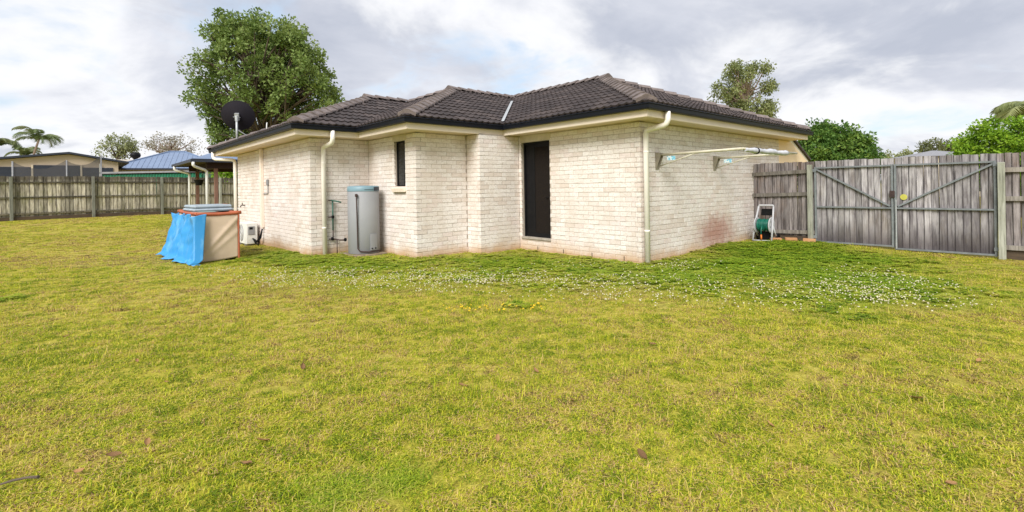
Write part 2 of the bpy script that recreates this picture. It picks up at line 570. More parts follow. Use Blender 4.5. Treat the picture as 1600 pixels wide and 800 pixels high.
M['lf_dense'] = leaf_mat('leaf_dense', (0.035, 0.095, 0.018), (0.09, 0.185, 0.03), (0.22, 0.31, 0.055))
M['lf_bright'] = leaf_mat('leaf_bright', (0.07, 0.16, 0.010), (0.18, 0.33, 0.018), (0.32, 0.46, 0.04))
M['lf_grey'] = leaf_mat('leaf_grey', (0.20, 0.18, 0.16), (0.32, 0.30, 0.25), (0.45, 0.43, 0.34))
M['lf_far'] = leaf_mat('leaf_far', (0.14, 0.17, 0.085), (0.25, 0.28, 0.13), (0.38, 0.40, 0.19))
M['lf_olive'] = leaf_mat('leaf_olive', (0.07, 0.09, 0.03), (0.14, 0.16, 0.06), (0.22, 0.23, 0.11))
M['lf_palm'] = leaf_mat('leaf_palm', (0.08, 0.12, 0.04), (0.16, 0.21, 0.085), (0.30, 0.31, 0.16))

# ------------------------------------------------------------------ ground sheet


def polysd(x, y, poly):
    """signed distance to a polygon, positive inside"""
    x, y = np.asarray(x, float), np.asarray(y, float)
    d = np.full(x.shape, 1e9)
    ins = np.zeros(x.shape, bool)
    n = len(poly)
    for i in range(n):
        (ax, ay), (bx, by) = poly[i], poly[(i + 1) % n]
        ex, ey = bx - ax, by - ay
        t = np.clip(((x - ax) * ex + (y - ay) * ey) / (ex * ex + ey * ey), 0, 1)
        d = np.minimum(d, np.hypot(x - ax - t * ex, y - ay - t * ey))
        c = ((ay > y) != (by > y)) & (x < (bx - ax) * (y - ay) / (by - ay + 1e-12) + ax)
        ins ^= c
    return np.where(ins, d, -d)


CLOVER = [(-7.0, 11.5), (-5.2, 8.6), (-3.2, 7.1), (-1.2, 6.75), (0.4, 6.2), (1.9, 5.75), (3.0, 5.45), (4.4, 5.4), (5.6, 6.0), (6.9, 7.3), (7.2, 9.0),
          (6.2, 11.5), (4, 11), (2.2, 8.9), (0, 11.4), (-1, 10), (-2, 9.8), (-4, 11), (-5, 12)]
WEEDS = [(-0.80, 2.20, 0.15), (-0.55, 2.28, 0.11), (0.05, 5.6, 0.12), (-6.6, 6.3, 0.2)]


def greenf(x, y):
    d = polysd(x, y, CLOVER) + (vnoise(x, y, 1.1, 3) - 0.5) * 1.3 + (vnoise(x, y, 3.1, 4) - 0.5) * 0.5
    g = np.clip((d + 0.55) / 1.9, 0, 1) * np.clip(0.62 + 0.9 * vnoise(x, y, 2.2, 5), 0, 1)
    g = g * (0.72 + 0.28 * np.clip((x - 0.5) / 2.5, 0, 1))
    for (cx, cy, r) in WEEDS:
        q = np.exp(-(((x - cx) ** 2 + (y - cy) ** 2) / (2 * r * r)) ** 1.5)
        g = np.maximum(g, 0.72 * np.clip(q * 1.3 - 0.25 + (vnoise(x, y, 7, 9) - 0.5) * 0.6, 0, 1))
    return g


def dryf(x, y):
    d = 0.34 * vnoise(x, y, 0.45, 11) + 0.28 * vnoise(x, y, 1.3, 12) + 0.24 * vnoise(x, y, 4.0, 13) + 0.24 * vnoise(x, y, 9.0, 14)
    return np.clip((d - 0.30) / 0.5, 0, 1)


def axis(lo, hi, step, far):
    c = np.arange(lo, hi + 1e-6, step)
    g = np.cumsum(np.geomspace(step * 1.6, far / 3, 22))
    return np.concatenate([lo - g[::-1], c, hi + g])


gx, gy = axis(-30, 14, 0.16, 700), axis(-3, 32, 0.16, 700)
XX, YY = np.meshgrid(gx, gy)
near = (np.abs(XX) < 45) & (YY < 50)
ZZ = gz(XX, YY) + np.where(near, 0.012 * (vnoise(XX, YY, 1.7, 21) - 0.5), 0)
nx, ny = len(gx), len(gy)
idx = np.arange(nx * ny).reshape(ny, nx)
F4 = np.stack([idx[:-1, :-1], idx[:-1, 1:], idx[1:, 1:], idx[1:, :-1]], -1).reshape(-1, 4)


def ground_mat():
    m = bpy.data.materials.new('lawn_thatch')
    m.use_nodes = True
    t = NT(m.node_tree)
    ge = t.n('ShaderNodeNewGeometry')
    pos = ge.outputs['Position']
    g = t.n('ShaderNodeAttribute', attribute_name='green').outputs['Fac']
    d = t.n('ShaderNodeAttribute', attribute_name='dry').outputs['Fac']
    n1 = t.noise(pos, 14, 6, 0.75)
    n2 = t.noise(pos, 75, 5, 0.75)
    f = t.math('ADD', t.math('MULTIPLY', n1, 0.5), t.math('MULTIPLY', n2, 0.5))
    a = t.ramp(f, [(0.36, (0.12, 0.105, 0.018)), (0.5, (0.37, 0.34, 0.034)), (0.64, (0.60, 0.52, 0.085))])
    b = t.ramp(f, [(0.36, (0.12, 0.075, 0.035)), (0.5, (0.38, 0.275, 0.115)), (0.64, (0.62, 0.47, 0.24))])
    c = t.ramp(f, [(0.3, (0.05, 0.11, 0.010)), (0.5, (0.14, 0.25, 0.018)), (0.7, (0.25, 0.36, 0.035))])
    col = t.mix(t.math('MULTIPLY', d, 0.55), a, b)
    col = t.mix(g, col, c)
    p = t.n('ShaderNodeBsdfPrincipled')
    t.l(col, p.inputs['Base Color'])
    p.inputs['Roughness'].default_value = 0.95
    p.inputs['Specular IOR Level'].default_value = 0.1
    bb = t.n('ShaderNodeBump')
    bb.inputs['Strength'].default_value = 0.8
    bb.inputs['Distance'].default_value = 0.03
    t.l(f, bb.inputs['Height'])
    t.l(bb.outputs[0], p.inputs['Normal'])
    o = t.n('ShaderNodeOutputMaterial')
    t.l(p.outputs[0], o.inputs[0])
    return m


gm = fast_mesh('ground', np.stack([XX, YY, ZZ], -1).reshape(-1, 3), F4, ground_mat(),
               {'green': greenf(XX, YY).ravel(), 'dry': dryf(XX, YY).ravel()})
ground = link('ground', gm)
ground['kind'] = 'structure'

# ------------------------------------------------------------------ the brick house
house = thing('brick_house', 'low house of pale bagged brick with dark tiled hip roof and cream eaves', 'house', (P0[0], P0[1], 0), TH)
rnd = random.Random(7)
ZG = 2.645            # gutter top
ZF = 2.441            # fascia bottom
WTOP = 2.452
PITCH = 0.405


def house_uv_to_world(u, v, z):
    p = hw(u, v)
    return np.array([p[0], p[1], z])


def px_area(p, n, a):
    """rough size in the picture of a face at p, normal n, area a"""
    d = p - np.array([0, 0, CAM_H])
    L = np.linalg.norm(d)
    if d[1] < 0.5 or abs(d[0] / d[1]) > 1.1:
        return 0
    return max(0.0, float(-np.dot(d / L, n))) * a / (d[1] ** 2)


# brick variants (12-30 triangles each): front at y=0, body towards +y
BRL, BRH, JT = 0.232, 0.078, 0.008
brick_meshes = {}


def brick_mesh(k, depth):
    key = (k, depth)
    if key in brick_meshes:
        return brick_meshes[key]
    r_ = random.Random(100 + k)
    x0, x1, z0, z1 = 0.0, BRL, 0.0, BRH
    c = 0.0032
    back = [(x0, depth, z0), (x1, depth, z0), (x1, depth, z1), (x0, depth, z1)]
    mid = [(x0, c, z0), (x1, c, z0), (x1, c, z1), (x0, c, z1)]
    j = lambda s_=0.0022: r_.uniform(-s_, s_)
    mid = [(x + j(0.0036), y, z + j(0.0034)) for x, y, z in mid]
    fr = [(x0 + c + j(), abs(j()), z0 + c + j(0.0042)), (x1 - c + j(), abs(j()), z0 + c + j(0.0042)), (x1 - c + j(), abs(j()), z1 - c + j(0.0042)), (x0 + c + j(), abs(j()), z1 - c + j(0.0042))]
    vs = back + mid + fr
    fs = [(8, 9, 10, 11)]
    for i in range(4):
        n_ = (i + 1) % 4
        fs += [(i, n_, n_ + 4, i + 4), (i + 4, n_ + 4, n_ + 8, i + 8)]
    me = bpy.data.meshes.new('brick')
    me.from_pydata(vs, [], fs)
    bm = bmesh.new()
    bm.from_mesh(me)
    bmesh.ops.recalc_face_normals(bm, faces=list(bm.faces))
    bm.to_mesh(me)
    bm.free()
    me.materials.append(M['brick'])
    a = me.attributes.new('tint', 'FLOAT', 'POINT')
    tv = r_.random()
    a.data.foreach_set('value', [tv] * len(me.vertices))
    brick_meshes[key] = me
    return me


NVAR = 14
# each wall: start, direction, length, outward normal (all in house plan), openings along it, corner flags
#   openings: (s0, s1, z0, z1)
WALLS = [
    dict(p=(0, 0), d=(1, 0), L=6.18, n=(0, -1), op=[], c0=0, c1=None),
    dict(p=(0, 3.07), d=(0, -1), L=3.07, n=(-1, 0), op=[(0.075, 0.925, 0.235, 2.30)], c0='in', c1=1),
    dict(p=(-1.08, 3.07), d=(1, 0), L=1.08, n=(0, -1), op=[], c0=0, c1='in'),
    dict(p=(-1.08, 3.51), d=(0, -1), L=0.44, n=(-1, 0), op=[], c0='in', c1=1),
    dict(p=(-2.30, 3.51), d=(1, 0), L=1.22, n=(0, -1), op=[], c0=0, c1='in'),
    dict(p=(-2.30, 5.54), d=(0, -1), L=2.03, n=(-1, 0), op=[(1.175, 1.625, 1.26, 2.32)], c0='in', c1=1),
    dict(p=(-3.59, 5.54), d=(1, 0), L=1.29, n=(0, -1), op=[], c0=0, c1='in'),
    dict(p=(-3.59, 11.55), d=(0, -1), L=6.01, n=(-1, 0), op=[], c0=None, c1=1),
]
cand = []
wall_objs = []
ZB = -0.23
NCOURSE = int((WTOP - ZB) / (BRH + JT))
for wi, W_ in enumerate(WALLS):
    d, n = Vector((*W_['d'], 0)), Vector((*W_['n'], 0))
    p = Vector((*W_['p'], 0))
    # frame: x along d, y inward, z up
    Mx = Matrix((d, -n, Vector((0, 0, 1)))).transposed().to_4x4()
    Mx.translation = p
    mb = MB()
    ins = 0.0045
    e0 = ins if W_['c0'] in (0, 1, None) else -0.0
    e1 = W_['L'] - (ins if W_['c1'] in (0, 1, None) else 0.0)
    if not W_['op']:
        mb.box(e0, e1, ins, 0.11, ZB, WTOP, Mx)
    else:
        s0, s1, z0, z1 = W_['op'][0]
        mb.box(e0, s0, ins, 0.11, ZB, WTOP, Mx)
        mb.box(s1, e1, ins, 0.11, ZB, WTOP, Mx)
        mb.box(s0, s1, ins, 0.11, ZB, z0, Mx)
        if z1 < WTOP - 0.2:
            mb.box(s0, s1, ins, 0.11, z1, WTOP, Mx)
    wo_ = mb.build('wall', M['mortar'], house)
    wall_objs.append(wo_)
    nw = np.array([*(B2 * n.x + A2 * n.y), 0])
    for k in range(NCOURSE + 1):
        zc = ZB + k * (BRH + JT)
        hh = min(BRH, WTOP - zc - 0.002)
        if hh < 0.03:
            continue
        par = k % 2
        # which wall owns the corner header this course: flag 0 walls on even, flag 1 walls on odd courses
        st, en = 0.0, W_['L']
        own0 = W_['c0'] in (0, 1) and par == W_['c0']
        own1 = W_['c1'] in (0, 1) and par == W_['c1']
        if W_['c0'] in (0, 1) and not own0:
            st = 0.11 + JT
        if W_['c1'] in (0, 1) and not own1:
            en = W_['L'] - 0.11 - JT
        if W_['c0'] == 'in':
            st = 0.001
        if W_['c1'] == 'in':
            en = W_['L'] - 0.001
        segs = [(st, en)]
        for (s0, s1, z0, z1) in W_['op']:
            if zc + hh > z0 + 0.01 and zc < z1 - 0.01:
                segs = [q for (a_, b_) in segs for q in ((a_, min(b_, s0)), (max(a_, s1), b_)) if q[1] - q[0] > 0.035]
        # running bond grid
        off = 0.0 if par == 0 else -0.12
        if W_['c0'] in (0, 1) and par == 0:
            off = 0.0
        for (a_, b_) in segs:
            x = off - 0.24
            cuts = []
            while x < b_:
                cuts.append((max(x, a_), min(x + BRL, b_)))
                x += BRL + JT
            for (x0, x1) in cuts:
                if x1 - x0 < 0.03:
                    continue
                dep = 0.11 if ((own0 and x0 < 0.01) or (own1 and x1 > W_['L'] - 0.01)) else 0.035
                pr_ = rnd.uniform(-0.0022, 0.0014)
                if dep == 0.11:
                    pr_ = -0.001
                Ml = Mx @ Matrix.Translation((x0, pr_, zc + rnd.uniform(-0.0012, 0.0012))) @ Matrix.Diagonal(((x1 - x0) / BRL, 1, hh / BRH, 1))
                c3 = Mx @ Vector(((x0 + x1) / 2, 0, zc + hh / 2))
                ar = px_area(house_uv_to_world(c3.x, c3.y, c3.z), nw, (x1 - x0) * hh)
                if c3.z < -0.02:
                    ar *= 0.05
                cand.append((ar, wi, rnd.randrange(NVAR), dep, Ml))
cand.sort(key=lambda q: -q[0])
for (ar, wi, k, dep, Ml) in cand[:300]:
    o = link('brick', brick_mesh(k, dep), wall_objs[wi])
    o.matrix_local = Ml
V, Fq, TT = [], [], []
for (ar, wi, k, dep, Ml) in cand[300:]:
    me = brick_mesh(k, dep)
    b0 = len(V)
    for v in me.vertices:
        V.append(Ml @ v.co)
    tv = me.attributes['tint'].data[0].value
    TT += [tv] * len(me.vertices)
    for pgn in me.polygons:
        Fq.append([b0 + i for i in pgn.vertices])
bc = link('brick_courses', fast_mesh('brick_courses', np.array(V), Fq, M['brick'], TT), house)
bc['kind'] = 'stuff'

# hidden back and far side of the house (plain rendered walls, closing the volume)
mb = MB()
mb.box(6.06, 6.17, 0.12, 12.3, ZB, WTOP)
mb.box(-2.0, 6.05, 12.2, 12.31, ZB, WTOP)
mb.box(-3.48, -2.02, 11.45, 11.54, ZB, WTOP)
mb.box(-2.1, -2.0, 11.55, 12.19, ZB, WTOP)
mb.build('rear_wall', M['creamwall'], house)

# eaves: gutter, fascia, soffit
EV = [(7.03, -0.538), (-0.538, -0.538), (-0.538, 2.971), (-2.84, 2.971), (-2.84, 4.998), (-4.131, 4.998), (-4.131, 12.749)]


def inset(i, k):
    (u, v) = EV[k]
    if k == 0:
        return (u, v + i)
    if k == len(EV) - 1:
        return (u + i, v)
    return (u + i, v + i)


def sweep(prof, name, mat, closed=True, trim=(0, 0)):
    vs, fs = [], []
    m_ = len(prof)
    for k in range(len(EV)):
        for (i, z) in prof:
            u, v = inset(i, k)
            if k == 0:
                u -= trim[0]
            if k == len(EV) - 1:
                v -= trim[1]
            vs.append((u, v, z))
    for k in range(len(EV) - 1):
        for j in range(m_ if closed else m_ - 1):
            a_, b_ = k * m_ + j, k * m_ + (j + 1) % m_
            fs.append((a_, b_, b_ + m_, a_ + m_))
    fs.append(tuple(range(m_)))
    fs.append(tuple(range((len(EV) - 1) * m_, len(EV) * m_))[::-1])
    return MB().add(vs, fs).build(name, mat, house)


sweep([(0.0, ZG), (-0.004, ZG - 0.008), (0.0, ZG - 0.018), (0.006, ZG - 0.022), (0.014, ZG - 0.085), (0.022, ZG - 0.092), (0.112, ZG - 0.092), (0.112, ZG - 0.006), (0.104, ZG - 0.006),
       (0.104, ZG - 0.084), (0.026, ZG - 0.084), (0.012, ZG - 0.010)], 'gutter', M['gutter'])
sweep([(0.116, ZG - 0.02), (0.116, ZF + 0.012), (0.120, ZF), (0.136, ZF), (0.138, ZG - 0.02)], 'fascia', M['cream'], trim=(0.07, 0.05))
pts = [inset(0.140, k) for k in range(len(EV))]
pts[0] = (6.95, pts[0][1])
pts[-1] = (pts[-1][0], 12.68)
poly = pts + [(6.95, 12.68)]
bm = bmesh.new()
f = bm.faces.new([bm.verts.new((*q, ZF + 0.012)) for q in poly])
r = bmesh.ops.extrude_face_region(bm, geom=[f])
for v in [g for g in r['geom'] if isinstance(g, bmesh.types.BMVert)]:
    v.co.z += 0.008
bmesh.ops.triangulate(bm, faces=[f_ for f_ in bm.faces if len(f_.verts) > 4])
bmesh.ops.recalc_face_normals(bm, faces=list(bm.faces))
me = bpy.data.meshes.new('soffit')
bm.to_mesh(me)
bm.free()
link('soffit', me, house, M['soffit'])

# roof planes, in house plan with heights above the gutter line
ZR = ZG + 0.012
UL = -0.538


def H3(u, v, h):
    return (u, v, ZR + h)


m0, m1, m4 = 3.785, 3.60, 3.14
E0, ER, E2, E1, E3, E4, EL = EV[1], EV[0], EV[2], EV[3], EV[4], EV[5], EV[6]
R0 = (UL + m0, UL + m0)
V1r = (UL + m0, E2[1] + m0)
V1 = (UL + m1, E2[1] + m1)
K1 = (E1[0] + m1, E1[1] + m1)
X4 = (E3[0] + m4, E3[1] + m4)
K4 = (E4[0] + m4, E4[1] + m4)
slopes = [  # (polygon plan CCW from eave, eave origin, upslope dir)
    ([E0, ER, R0], E0, (0, 1)),
    ([E2, E0, R0, V1r], E0, (1, 0)),
    ([E1, E2, V1, K1], E1, (0, 1)),
    ([E3, E1, K1, X4], E1, (1, 0)),
    ([E4, E3, X4, K4], E4, (0, 1)),
    ([EL, E4, K4, (K4[0], K4[1] + 1.6)], E4, (1, 0)),
]


def rh(u, v, O, g):
    return PITCH * ((u - O[0]) * g[0] + (v - O[1]) * g[1])


mb = MB()
for poly, O, g in slopes:
    vs = [(u, v, ZR - 0.035 + rh(u, v, O, g)) for u, v in poly]
    mb.add(vs, [tuple(range(len(vs)))])
hm0, hm1, hm4 = PITCH * m0, PITCH * m1, PITCH * m4
D = lambda u, v, h: (u, v, ZR - 0.05 + h)
for tri in ([D(*X4, hm4), D(*K1, hm1), D(*V1, hm1), D(*V1r, hm0)], [D(*X4, hm4), D(*V1r, hm0), D(R0[0], 9.0, hm0), D(K4[0], K4[1] + 1.6, hm4)], [D(*X4, hm4), D(K4[0], K4[1] + 1.6, hm4), D(*K4, hm4)],
            [D(*EL, 0), D(K4[0], K4[1] + 1.6, hm4), D(R0[0], 9.0, hm0), D(7.03, 12.7, 0)], [D(*ER, 0), D(7.03, 12.7, 0), D(R0[0], 9.0, hm0), D(*R0, hm0)]):
    mb.add(tri, [tuple(range(len(tri)))])
deck = mb.mesh('roof', M['deck'], fix=False)
roof = link('roof', deck, house)

# interlocking tiles: two shallow rolls each
TW, TG, TL = 0.300, 0.320, 0.385
cosP = 1 / math.sqrt(1 + PITCH ** 2)
sinP = PITCH * cosP
tile_cache = {}


def tile_geo(k):
    r_ = random.Random(500 + k)
    xs = np.linspace(0, TW + 0.004, 9)
    top = lambda x: 0.0115 * math.cos(2 * PI * x / 0.15) + 0.003 * math.cos(4 * PI * x / 0.15)
    dz = r_.uniform(-0.003, 0.003)
    sk = r_.uniform(-0.004, 0.004)
    vs = []
    for x in xs:
        vs.append((x, sk * x / TW, 0.030 + top(x) - 0.030 + dz))
    for x in xs:
        vs.append((x, sk * x / TW - 0.004, 0.034 + top(x) + dz))
    for x in xs:
        vs.append((x, TL, 0.006 + top(x) + dz))
    n_ = len(xs)
    fs = []
    for i in range(n_ - 1):
        fs += [(i, i + 1, i + 1 + n_, i + n_), (i + n_, i + 1 + n_, i + 1 + 2 * n_, i + 2 * n_)]
    return vs, fs


def tile_mesh(k):
    if k not in tile_cache:
        vs, fs = tile_geo(k)
        me = bpy.data.meshes.new('roof_tile')
        me.from_pydata(vs, [], fs)
        me.materials.append(M['tile'])
        a = me.attributes.new('tint', 'FLOAT', 'POINT')
        a.data.foreach_set('value', [random.Random(k).random() ** 2] * len(vs))
        tile_cache[k] = me
    return tile_cache[k]


tiles = []
rt = random.Random(21)
for si, (poly, O, g) in enumerate(slopes):
    e = (1, 0) if g == (0, 1) else (0, -1)
    e3, g3 = Vector((*e, 0)), Vector((g[0] * cosP, g[1] * cosP, sinP))
    n3 = e3.cross(g3)
    Ms = Matrix((e3, g3, n3)).transposed().to_4x4()
    Ms.translation = (O[0], O[1], ZR - 0.014)
    ss = [(u - O[0]) * e[0] + (v - O[1]) * e[1] for u, v in poly]
    tt = [((u - O[0]) * g[0] + (v - O[1]) * g[1]) / cosP for u, v in poly]
    loc = list(zip(ss, tt))
    px_, py_ = np.array([q[0] for q in loc]), np.array([q[1] for q in loc])
    nn = B2 * n3.x + A2 * n3.y
    nw = np.array([nn[0], nn[1], n3.z])
    row = 0
    t0 = 0.05
    while t0 < max(tt):
        s0 = math.floor(min(ss) / TW) * TW + (TW / 2 if row % 2 else 0) - TW
        while s0 < max(ss):
            cs = np.array([s0 + 0.02, s0 + TW - 0.02, s0 + TW - 0.02, s0 + 0.02])
            ct = np.array([t0 + 0.03, t0 + 0.03, t0 + TG, t0 + TG])
            sdv = polysd(cs, ct, loc)
            eave = t0 < 0.06
            if eave:
                sdv = polysd(cs, ct, loc)
            c0 = polysd(np.array([s0 + TW / 2]), np.array([t0 + TG / 2]), loc)[0]
            if (sdv > -0.02).all():
                tiles.append((si, Ms @ Matrix.Translation((s0, t0, 0)), None, rt.randrange(10), nw, t0))
            elif c0 > -0.16 and (sdv > -0.25).any():
                tiles.append((si, Ms @ Matrix.Translation((s0, t0, 0)), poly, rt.randrange(10), nw, t0))
            s0 += TW
        t0 += TG
        row += 1
out = []
for (si, Mt, clip, k, nw, t0) in tiles:
    if clip is None:
        c3 = Mt @ Vector((TW / 2, TG / 2, 0))
        out.append([px_area(house_uv_to_world(*c3), nw, 0.09), Mt, k, None])
    else:
        bm = bmesh.new()
        bm.from_mesh(tile_mesh(k))
        bm.transform(Mt)
        n_ = len(clip)
        for i in range(n_):
            (ax, ay), (bx, by) = clip[i], clip[(i + 1) % n_]
            if i == 0:
                continue                     # eave edge stays free
            nrm = Vector((by - ay, -(bx - ax), 0)).normalized()
            bmesh.ops.bisect_plane(bm, geom=list(bm.verts) + list(bm.edges) + list(bm.faces), plane_co=(ax, ay, 0), plane_no=nrm, clear_outer=True)
        if bm.faces:
            ar = sum(f_.calc_area() for f_ in bm.faces)
            if ar > 0.004:
                c3 = sum((v.co for v in bm.verts), Vector()) / len(bm.verts)
                me = bpy.data.meshes.new('roof_tile')
                bm.to_mesh(me)
                me.materials.clear()
                me.materials.append(M['tile'])
                out.append([px_area(house_uv_to_world(*c3), nw, ar * 0.75), None, k, me])
        bm.free()
out.sort(key=lambda q: -q[0])
for (ar, Mt, k, me) in out[:300]:
    o = link('roof_tile', me or tile_mesh(k), roof)
    if Mt is not None:
        o.matrix_local = Mt
bm = bmesh.new()
for (ar, Mt, k, me) in out[300:]:
    c_ = (me or tile_mesh(k)).copy()
    if Mt is not None:
        c_.transform(Mt)
    bm.from_mesh(c_)
    bpy.data.meshes.remove(c_)
me = bpy.data.meshes.new('tile_courses')
bm.to_mesh(me)
bm.free()
tcs = link('tile_courses', me, house, M['tile'])
tcs['kind'] = 'stuff'

# hip and ridge caps
cap_cache = []
for k in range(5):
    r_ = random.Random(k)
    prof = [(-0.168, -0.075), (-0.158, -0.048), (-0.028, 0.022), (0.028, 0.022), (0.158, -0.048), (0.168, -0.075)]
    vs = []
    for (y, lift, sc_) in ((0.0, 0.024, 1.02), (0.008, 0.027, 1.03), (0.322, 0.0, 0.97)):
        for (x, z) in prof:
            vs.append((x * sc_ + r_.uniform(-0.003, 0.003), y, z * sc_ + lift + r_.uniform(-0.003, 0.003)))
    for (x, z) in prof:
        vs.append((x * 0.95, 0.006, -0.088))
    n_ = len(prof)
    fs = []
    for i in range(n_ - 1):
        fs += [(i, i + 1, i + 1 + n_, i + n_), (i + n_, i + 1 + n_, i + 1 + 2 * n_, i + 2 * n_), (i + 3 * n_, i + 1 + 3 * n_, i + 1, i)]
    cap_cache.append(MB().add(vs, fs).mesh('ridge_cap', M['cap'], fix=False))


def caps(p, q, step=0.345, trim_end=0.0):
    p, q = Vector(p), Vector(q)
    d = (q - p)
    L = d.length - trim_end
    d.normalize()
    x = d.cross(Vector((0, 0, 1))).normalized()
    z = x.cross(d)
    n_ = max(1, int(L / step))
    for i in range(n_ + 1):
        Mc = Matrix((x, d, z)).transposed().to_4x4()
        Mc.translation = p + d * (i * step) + Vector((0, 0, 0.050))
        o = link('ridge_cap', cap_cache[rt.randrange(5)], roof)
        o.matrix_local = Mc @ Matrix.Rotation(R(rt.uniform(-1.2, 1.2)), 4, 'Z')


def P3(q, h):
    return (q[0], q[1], ZR + h)


def toward(q, r_, s_):
    q, r_ = Vector(q), Vector(r_)
    return q + (r_ - q).normalized() * s_


caps(toward(P3(E0, 0), P3(R0, hm0), 0.17), P3(R0, hm0), trim_end=0.32)
caps(toward(P3(ER, 0), P3(R0, hm0), 0.17), P3(R0, hm0), trim_end=0.32)
caps(P3((R0[0], R0[1] - 0.18), hm0), P3((R0[0], V1r[1] + 1.5), hm0))
caps(toward(P3(E1, 0), P3(K1, hm1), 0.17), P3(K1, hm1), trim_end=0.32)
caps(P3((K1[0] - 0.18, K1[1]), hm1), P3(V1, hm1), trim_end=0.3)
caps(P3(X4, hm4), P3(K1, hm1), trim_end=0.25)
caps(toward(P3(E4, 0), P3(K4, hm4), 0.17), P3(K4, hm4), trim_end=0.32)
caps(P3((K4[0] - 0.18, K4[1]), hm4), P3(X4, hm4), trim_end=0.3)
caps(toward(P3(EL, 0), P3((K4[0], K4[1] + 1.6), hm4), 0.05), P3((K4[0], K4[1] + 1.6), hm4), trim_end=0.2)
# valley trays (bright metal)
for (q, r_, wd) in ((E2, V1, 0.032),):
    a_, b_ = Vector(P3(q, -0.0)), Vector(P3(r_, hm1 if r_ is V1 else hm4))
    d = (b_ - a_).normalized()
    x = d.cross(Vector((0, 0, 1))).normalized()
    up = Vector((0, 0, 1))
    vs = []
    for p_ in (a_ + d * 0.12, b_ - d * 1.25):
        for s_, z_ in ((-wd, 0.066), (0, 0.054), (wd, 0.066), (wd, 0.060), (0, 0.048), (-wd, 0.060)):
            vs.append(p_ + x * s_ + up * z_)
    fs = [(i, (i + 1) % 6, (i + 1) % 6 + 6, i + 6) for i in range(6)]
    MB().add(vs, fs).build('valley_tray', M['zinc'], house)

# door: recess, frame, screen, brick threshold
du0, du1 = 3.07 - 0.925, 3.07 - 0.075        # v range
mb = MB()
mb.box(0.075, 0.118, du0 + 0.002, du0 + 0.042, 0.28, 2.298)
mb.box(0.075, 0.118, du1 - 0.042, du1 - 0.002, 0.28, 2.298)
mb.box(0.075, 0.118, du0 + 0.043, du1 - 0.043, 2.256, 2.298)
mb.build('door_frame', M['black'], house)
MB().box(0.100, 0.114, du1 - 0.285, du1 - 0.046, 0.284, 2.252).build('side_panel', M['black'], house)
door = MB().box(0.092, 0.112, du0 + 0.046, du1 - 0.29, 0.284, 2.252).build('screen_door', M['screen'], house)
mb = MB()
for (v0, v1, z0, z1) in ((du0 + 0.046, du0 + 0.10, 0.286, 2.25), (du1 - 0.335, du1 - 0.291, 0.286, 2.25), (du0 + 0.101, du1 - 0.336, 2.19, 2.25), (du0 + 0.101, du1 - 0.336, 0.286, 0.37)):
    mb.box(0.082, 0.0905, v0, v1, z0, z1)
mb.build('stile', M['black'], door)
mb = MB().tube([(0.055, du0 + 0.075, 1.13), (0.055, du0 + 0.17, 1.13)], 0.009)
mb.tube([(0.083, du0 + 0.075, 1.13), (0.055, du0 + 0.075, 1.13)], 0.008).build('handle', M['black'], door)
MB().box(-0.018, 0.120, du0 - 0.01, du1 + 0.01, 0.237, 0.279).build('door_sill', M['concrete'], house, bevel=0.004)
MB().box(-0.004, 0.11, du0 - 0.02, du1 + 0.02, 2.302, 2.448).build('door_head', M['frame'], house)
MB().box(0.121, 0.13, du0 - 0.05, du1 + 0.05, 0.2, 2.44).build('door_lining', M['black'], house)
# window: recess, black frame, sliding panes, sloping sill bricks
wv0, wv1 = 5.54 - 1.625, 5.54 - 1.175
win = MB()
win.box(-2.30 + 0.060, -2.30 + 0.100, wv0 + 0.002, wv0 + 0.030, 1.40, 2.318)
win.box(-2.30 + 0.060, -2.30 + 0.100, wv1 - 0.030, wv1 - 0.002, 1.40, 2.318)
win.box(-2.30 + 0.060, -2.30 + 0.100, wv0 + 0.031, wv1 - 0.031, 1.40, 1.432)
win.box(-2.30 + 0.060, -2.30 + 0.100, wv0 + 0.031, wv1 - 0.031, 2.286, 2.318)
win.box(-2.30 + 0.066, -2.30 + 0.094, (wv0 + wv1) / 2 - 0.10, (wv0 + wv1) / 2 - 0.07, 1.433, 2.285)
wino = win.build('window_frame', M['black'], house)
MB().box(-2.30 + 0.074, -2.30 + 0.080, (wv0 + wv1) / 2 - 0.069, wv1 - 0.031, 1.433, 2.285).build('pane', M['glass'], wino)
MB().box(-2.30 + 0.070, -2.30 + 0.076, wv0 + 0.031, (wv0 + wv1) / 2 - 0.101, 1.433, 2.285).build('pane', M['glass2'], wino)
mb = MB()
n_ = 5
st = (wv1 - wv0 + 0.06) / n_
for i in range(n_):
    v0 = wv0 - 0.03 + i * st
    Mb_ = Matrix.Translation((-2.30 - 0.045, v0, 1.285)) @ Matrix.Rotation(R(-15), 4, 'Y')
    mb2 = MB().box(0, 0.15, 0.004, st - 0.005, 0, 0.085, Mb_)
    mb2.build('sill_brick', M['cream'], wino, bevel=0.004)
MB().box(-2.30 + 0.004, -2.2, wv0 + 0.001, wv1 - 0.001, 1.262, 1.30).build('sill_bed', M['mortar'], wino)
MB().box(-2.30 - 0.003, -2.20, wv0 - 0.05, wv1 + 0.05, 2.322, 2.449).build('window_head', M['frame'], house)

# downpipes: straight, swan neck and outlet


def downpipe(pts, r_=0.046):
    mb = MB()
    mb.tube(pts, r_, 14)
    o = mb.build('downpipe', M['pipe'], house, smooth=True)
    for z in (0.55, 1.9):
        b = pts[-1]
        ring = MB().lathe([(r_ + 0.003, z), (r_ + 0.004, z + 0.002), (r_ + 0.004, z + 0.026), (r_ + 0.003, z + 0.028)], 14, Matrix.Translation((b[0], b[1], 0)))
        ring.build('pipe_clip', M['pipe'], o, smooth=True)
    return o


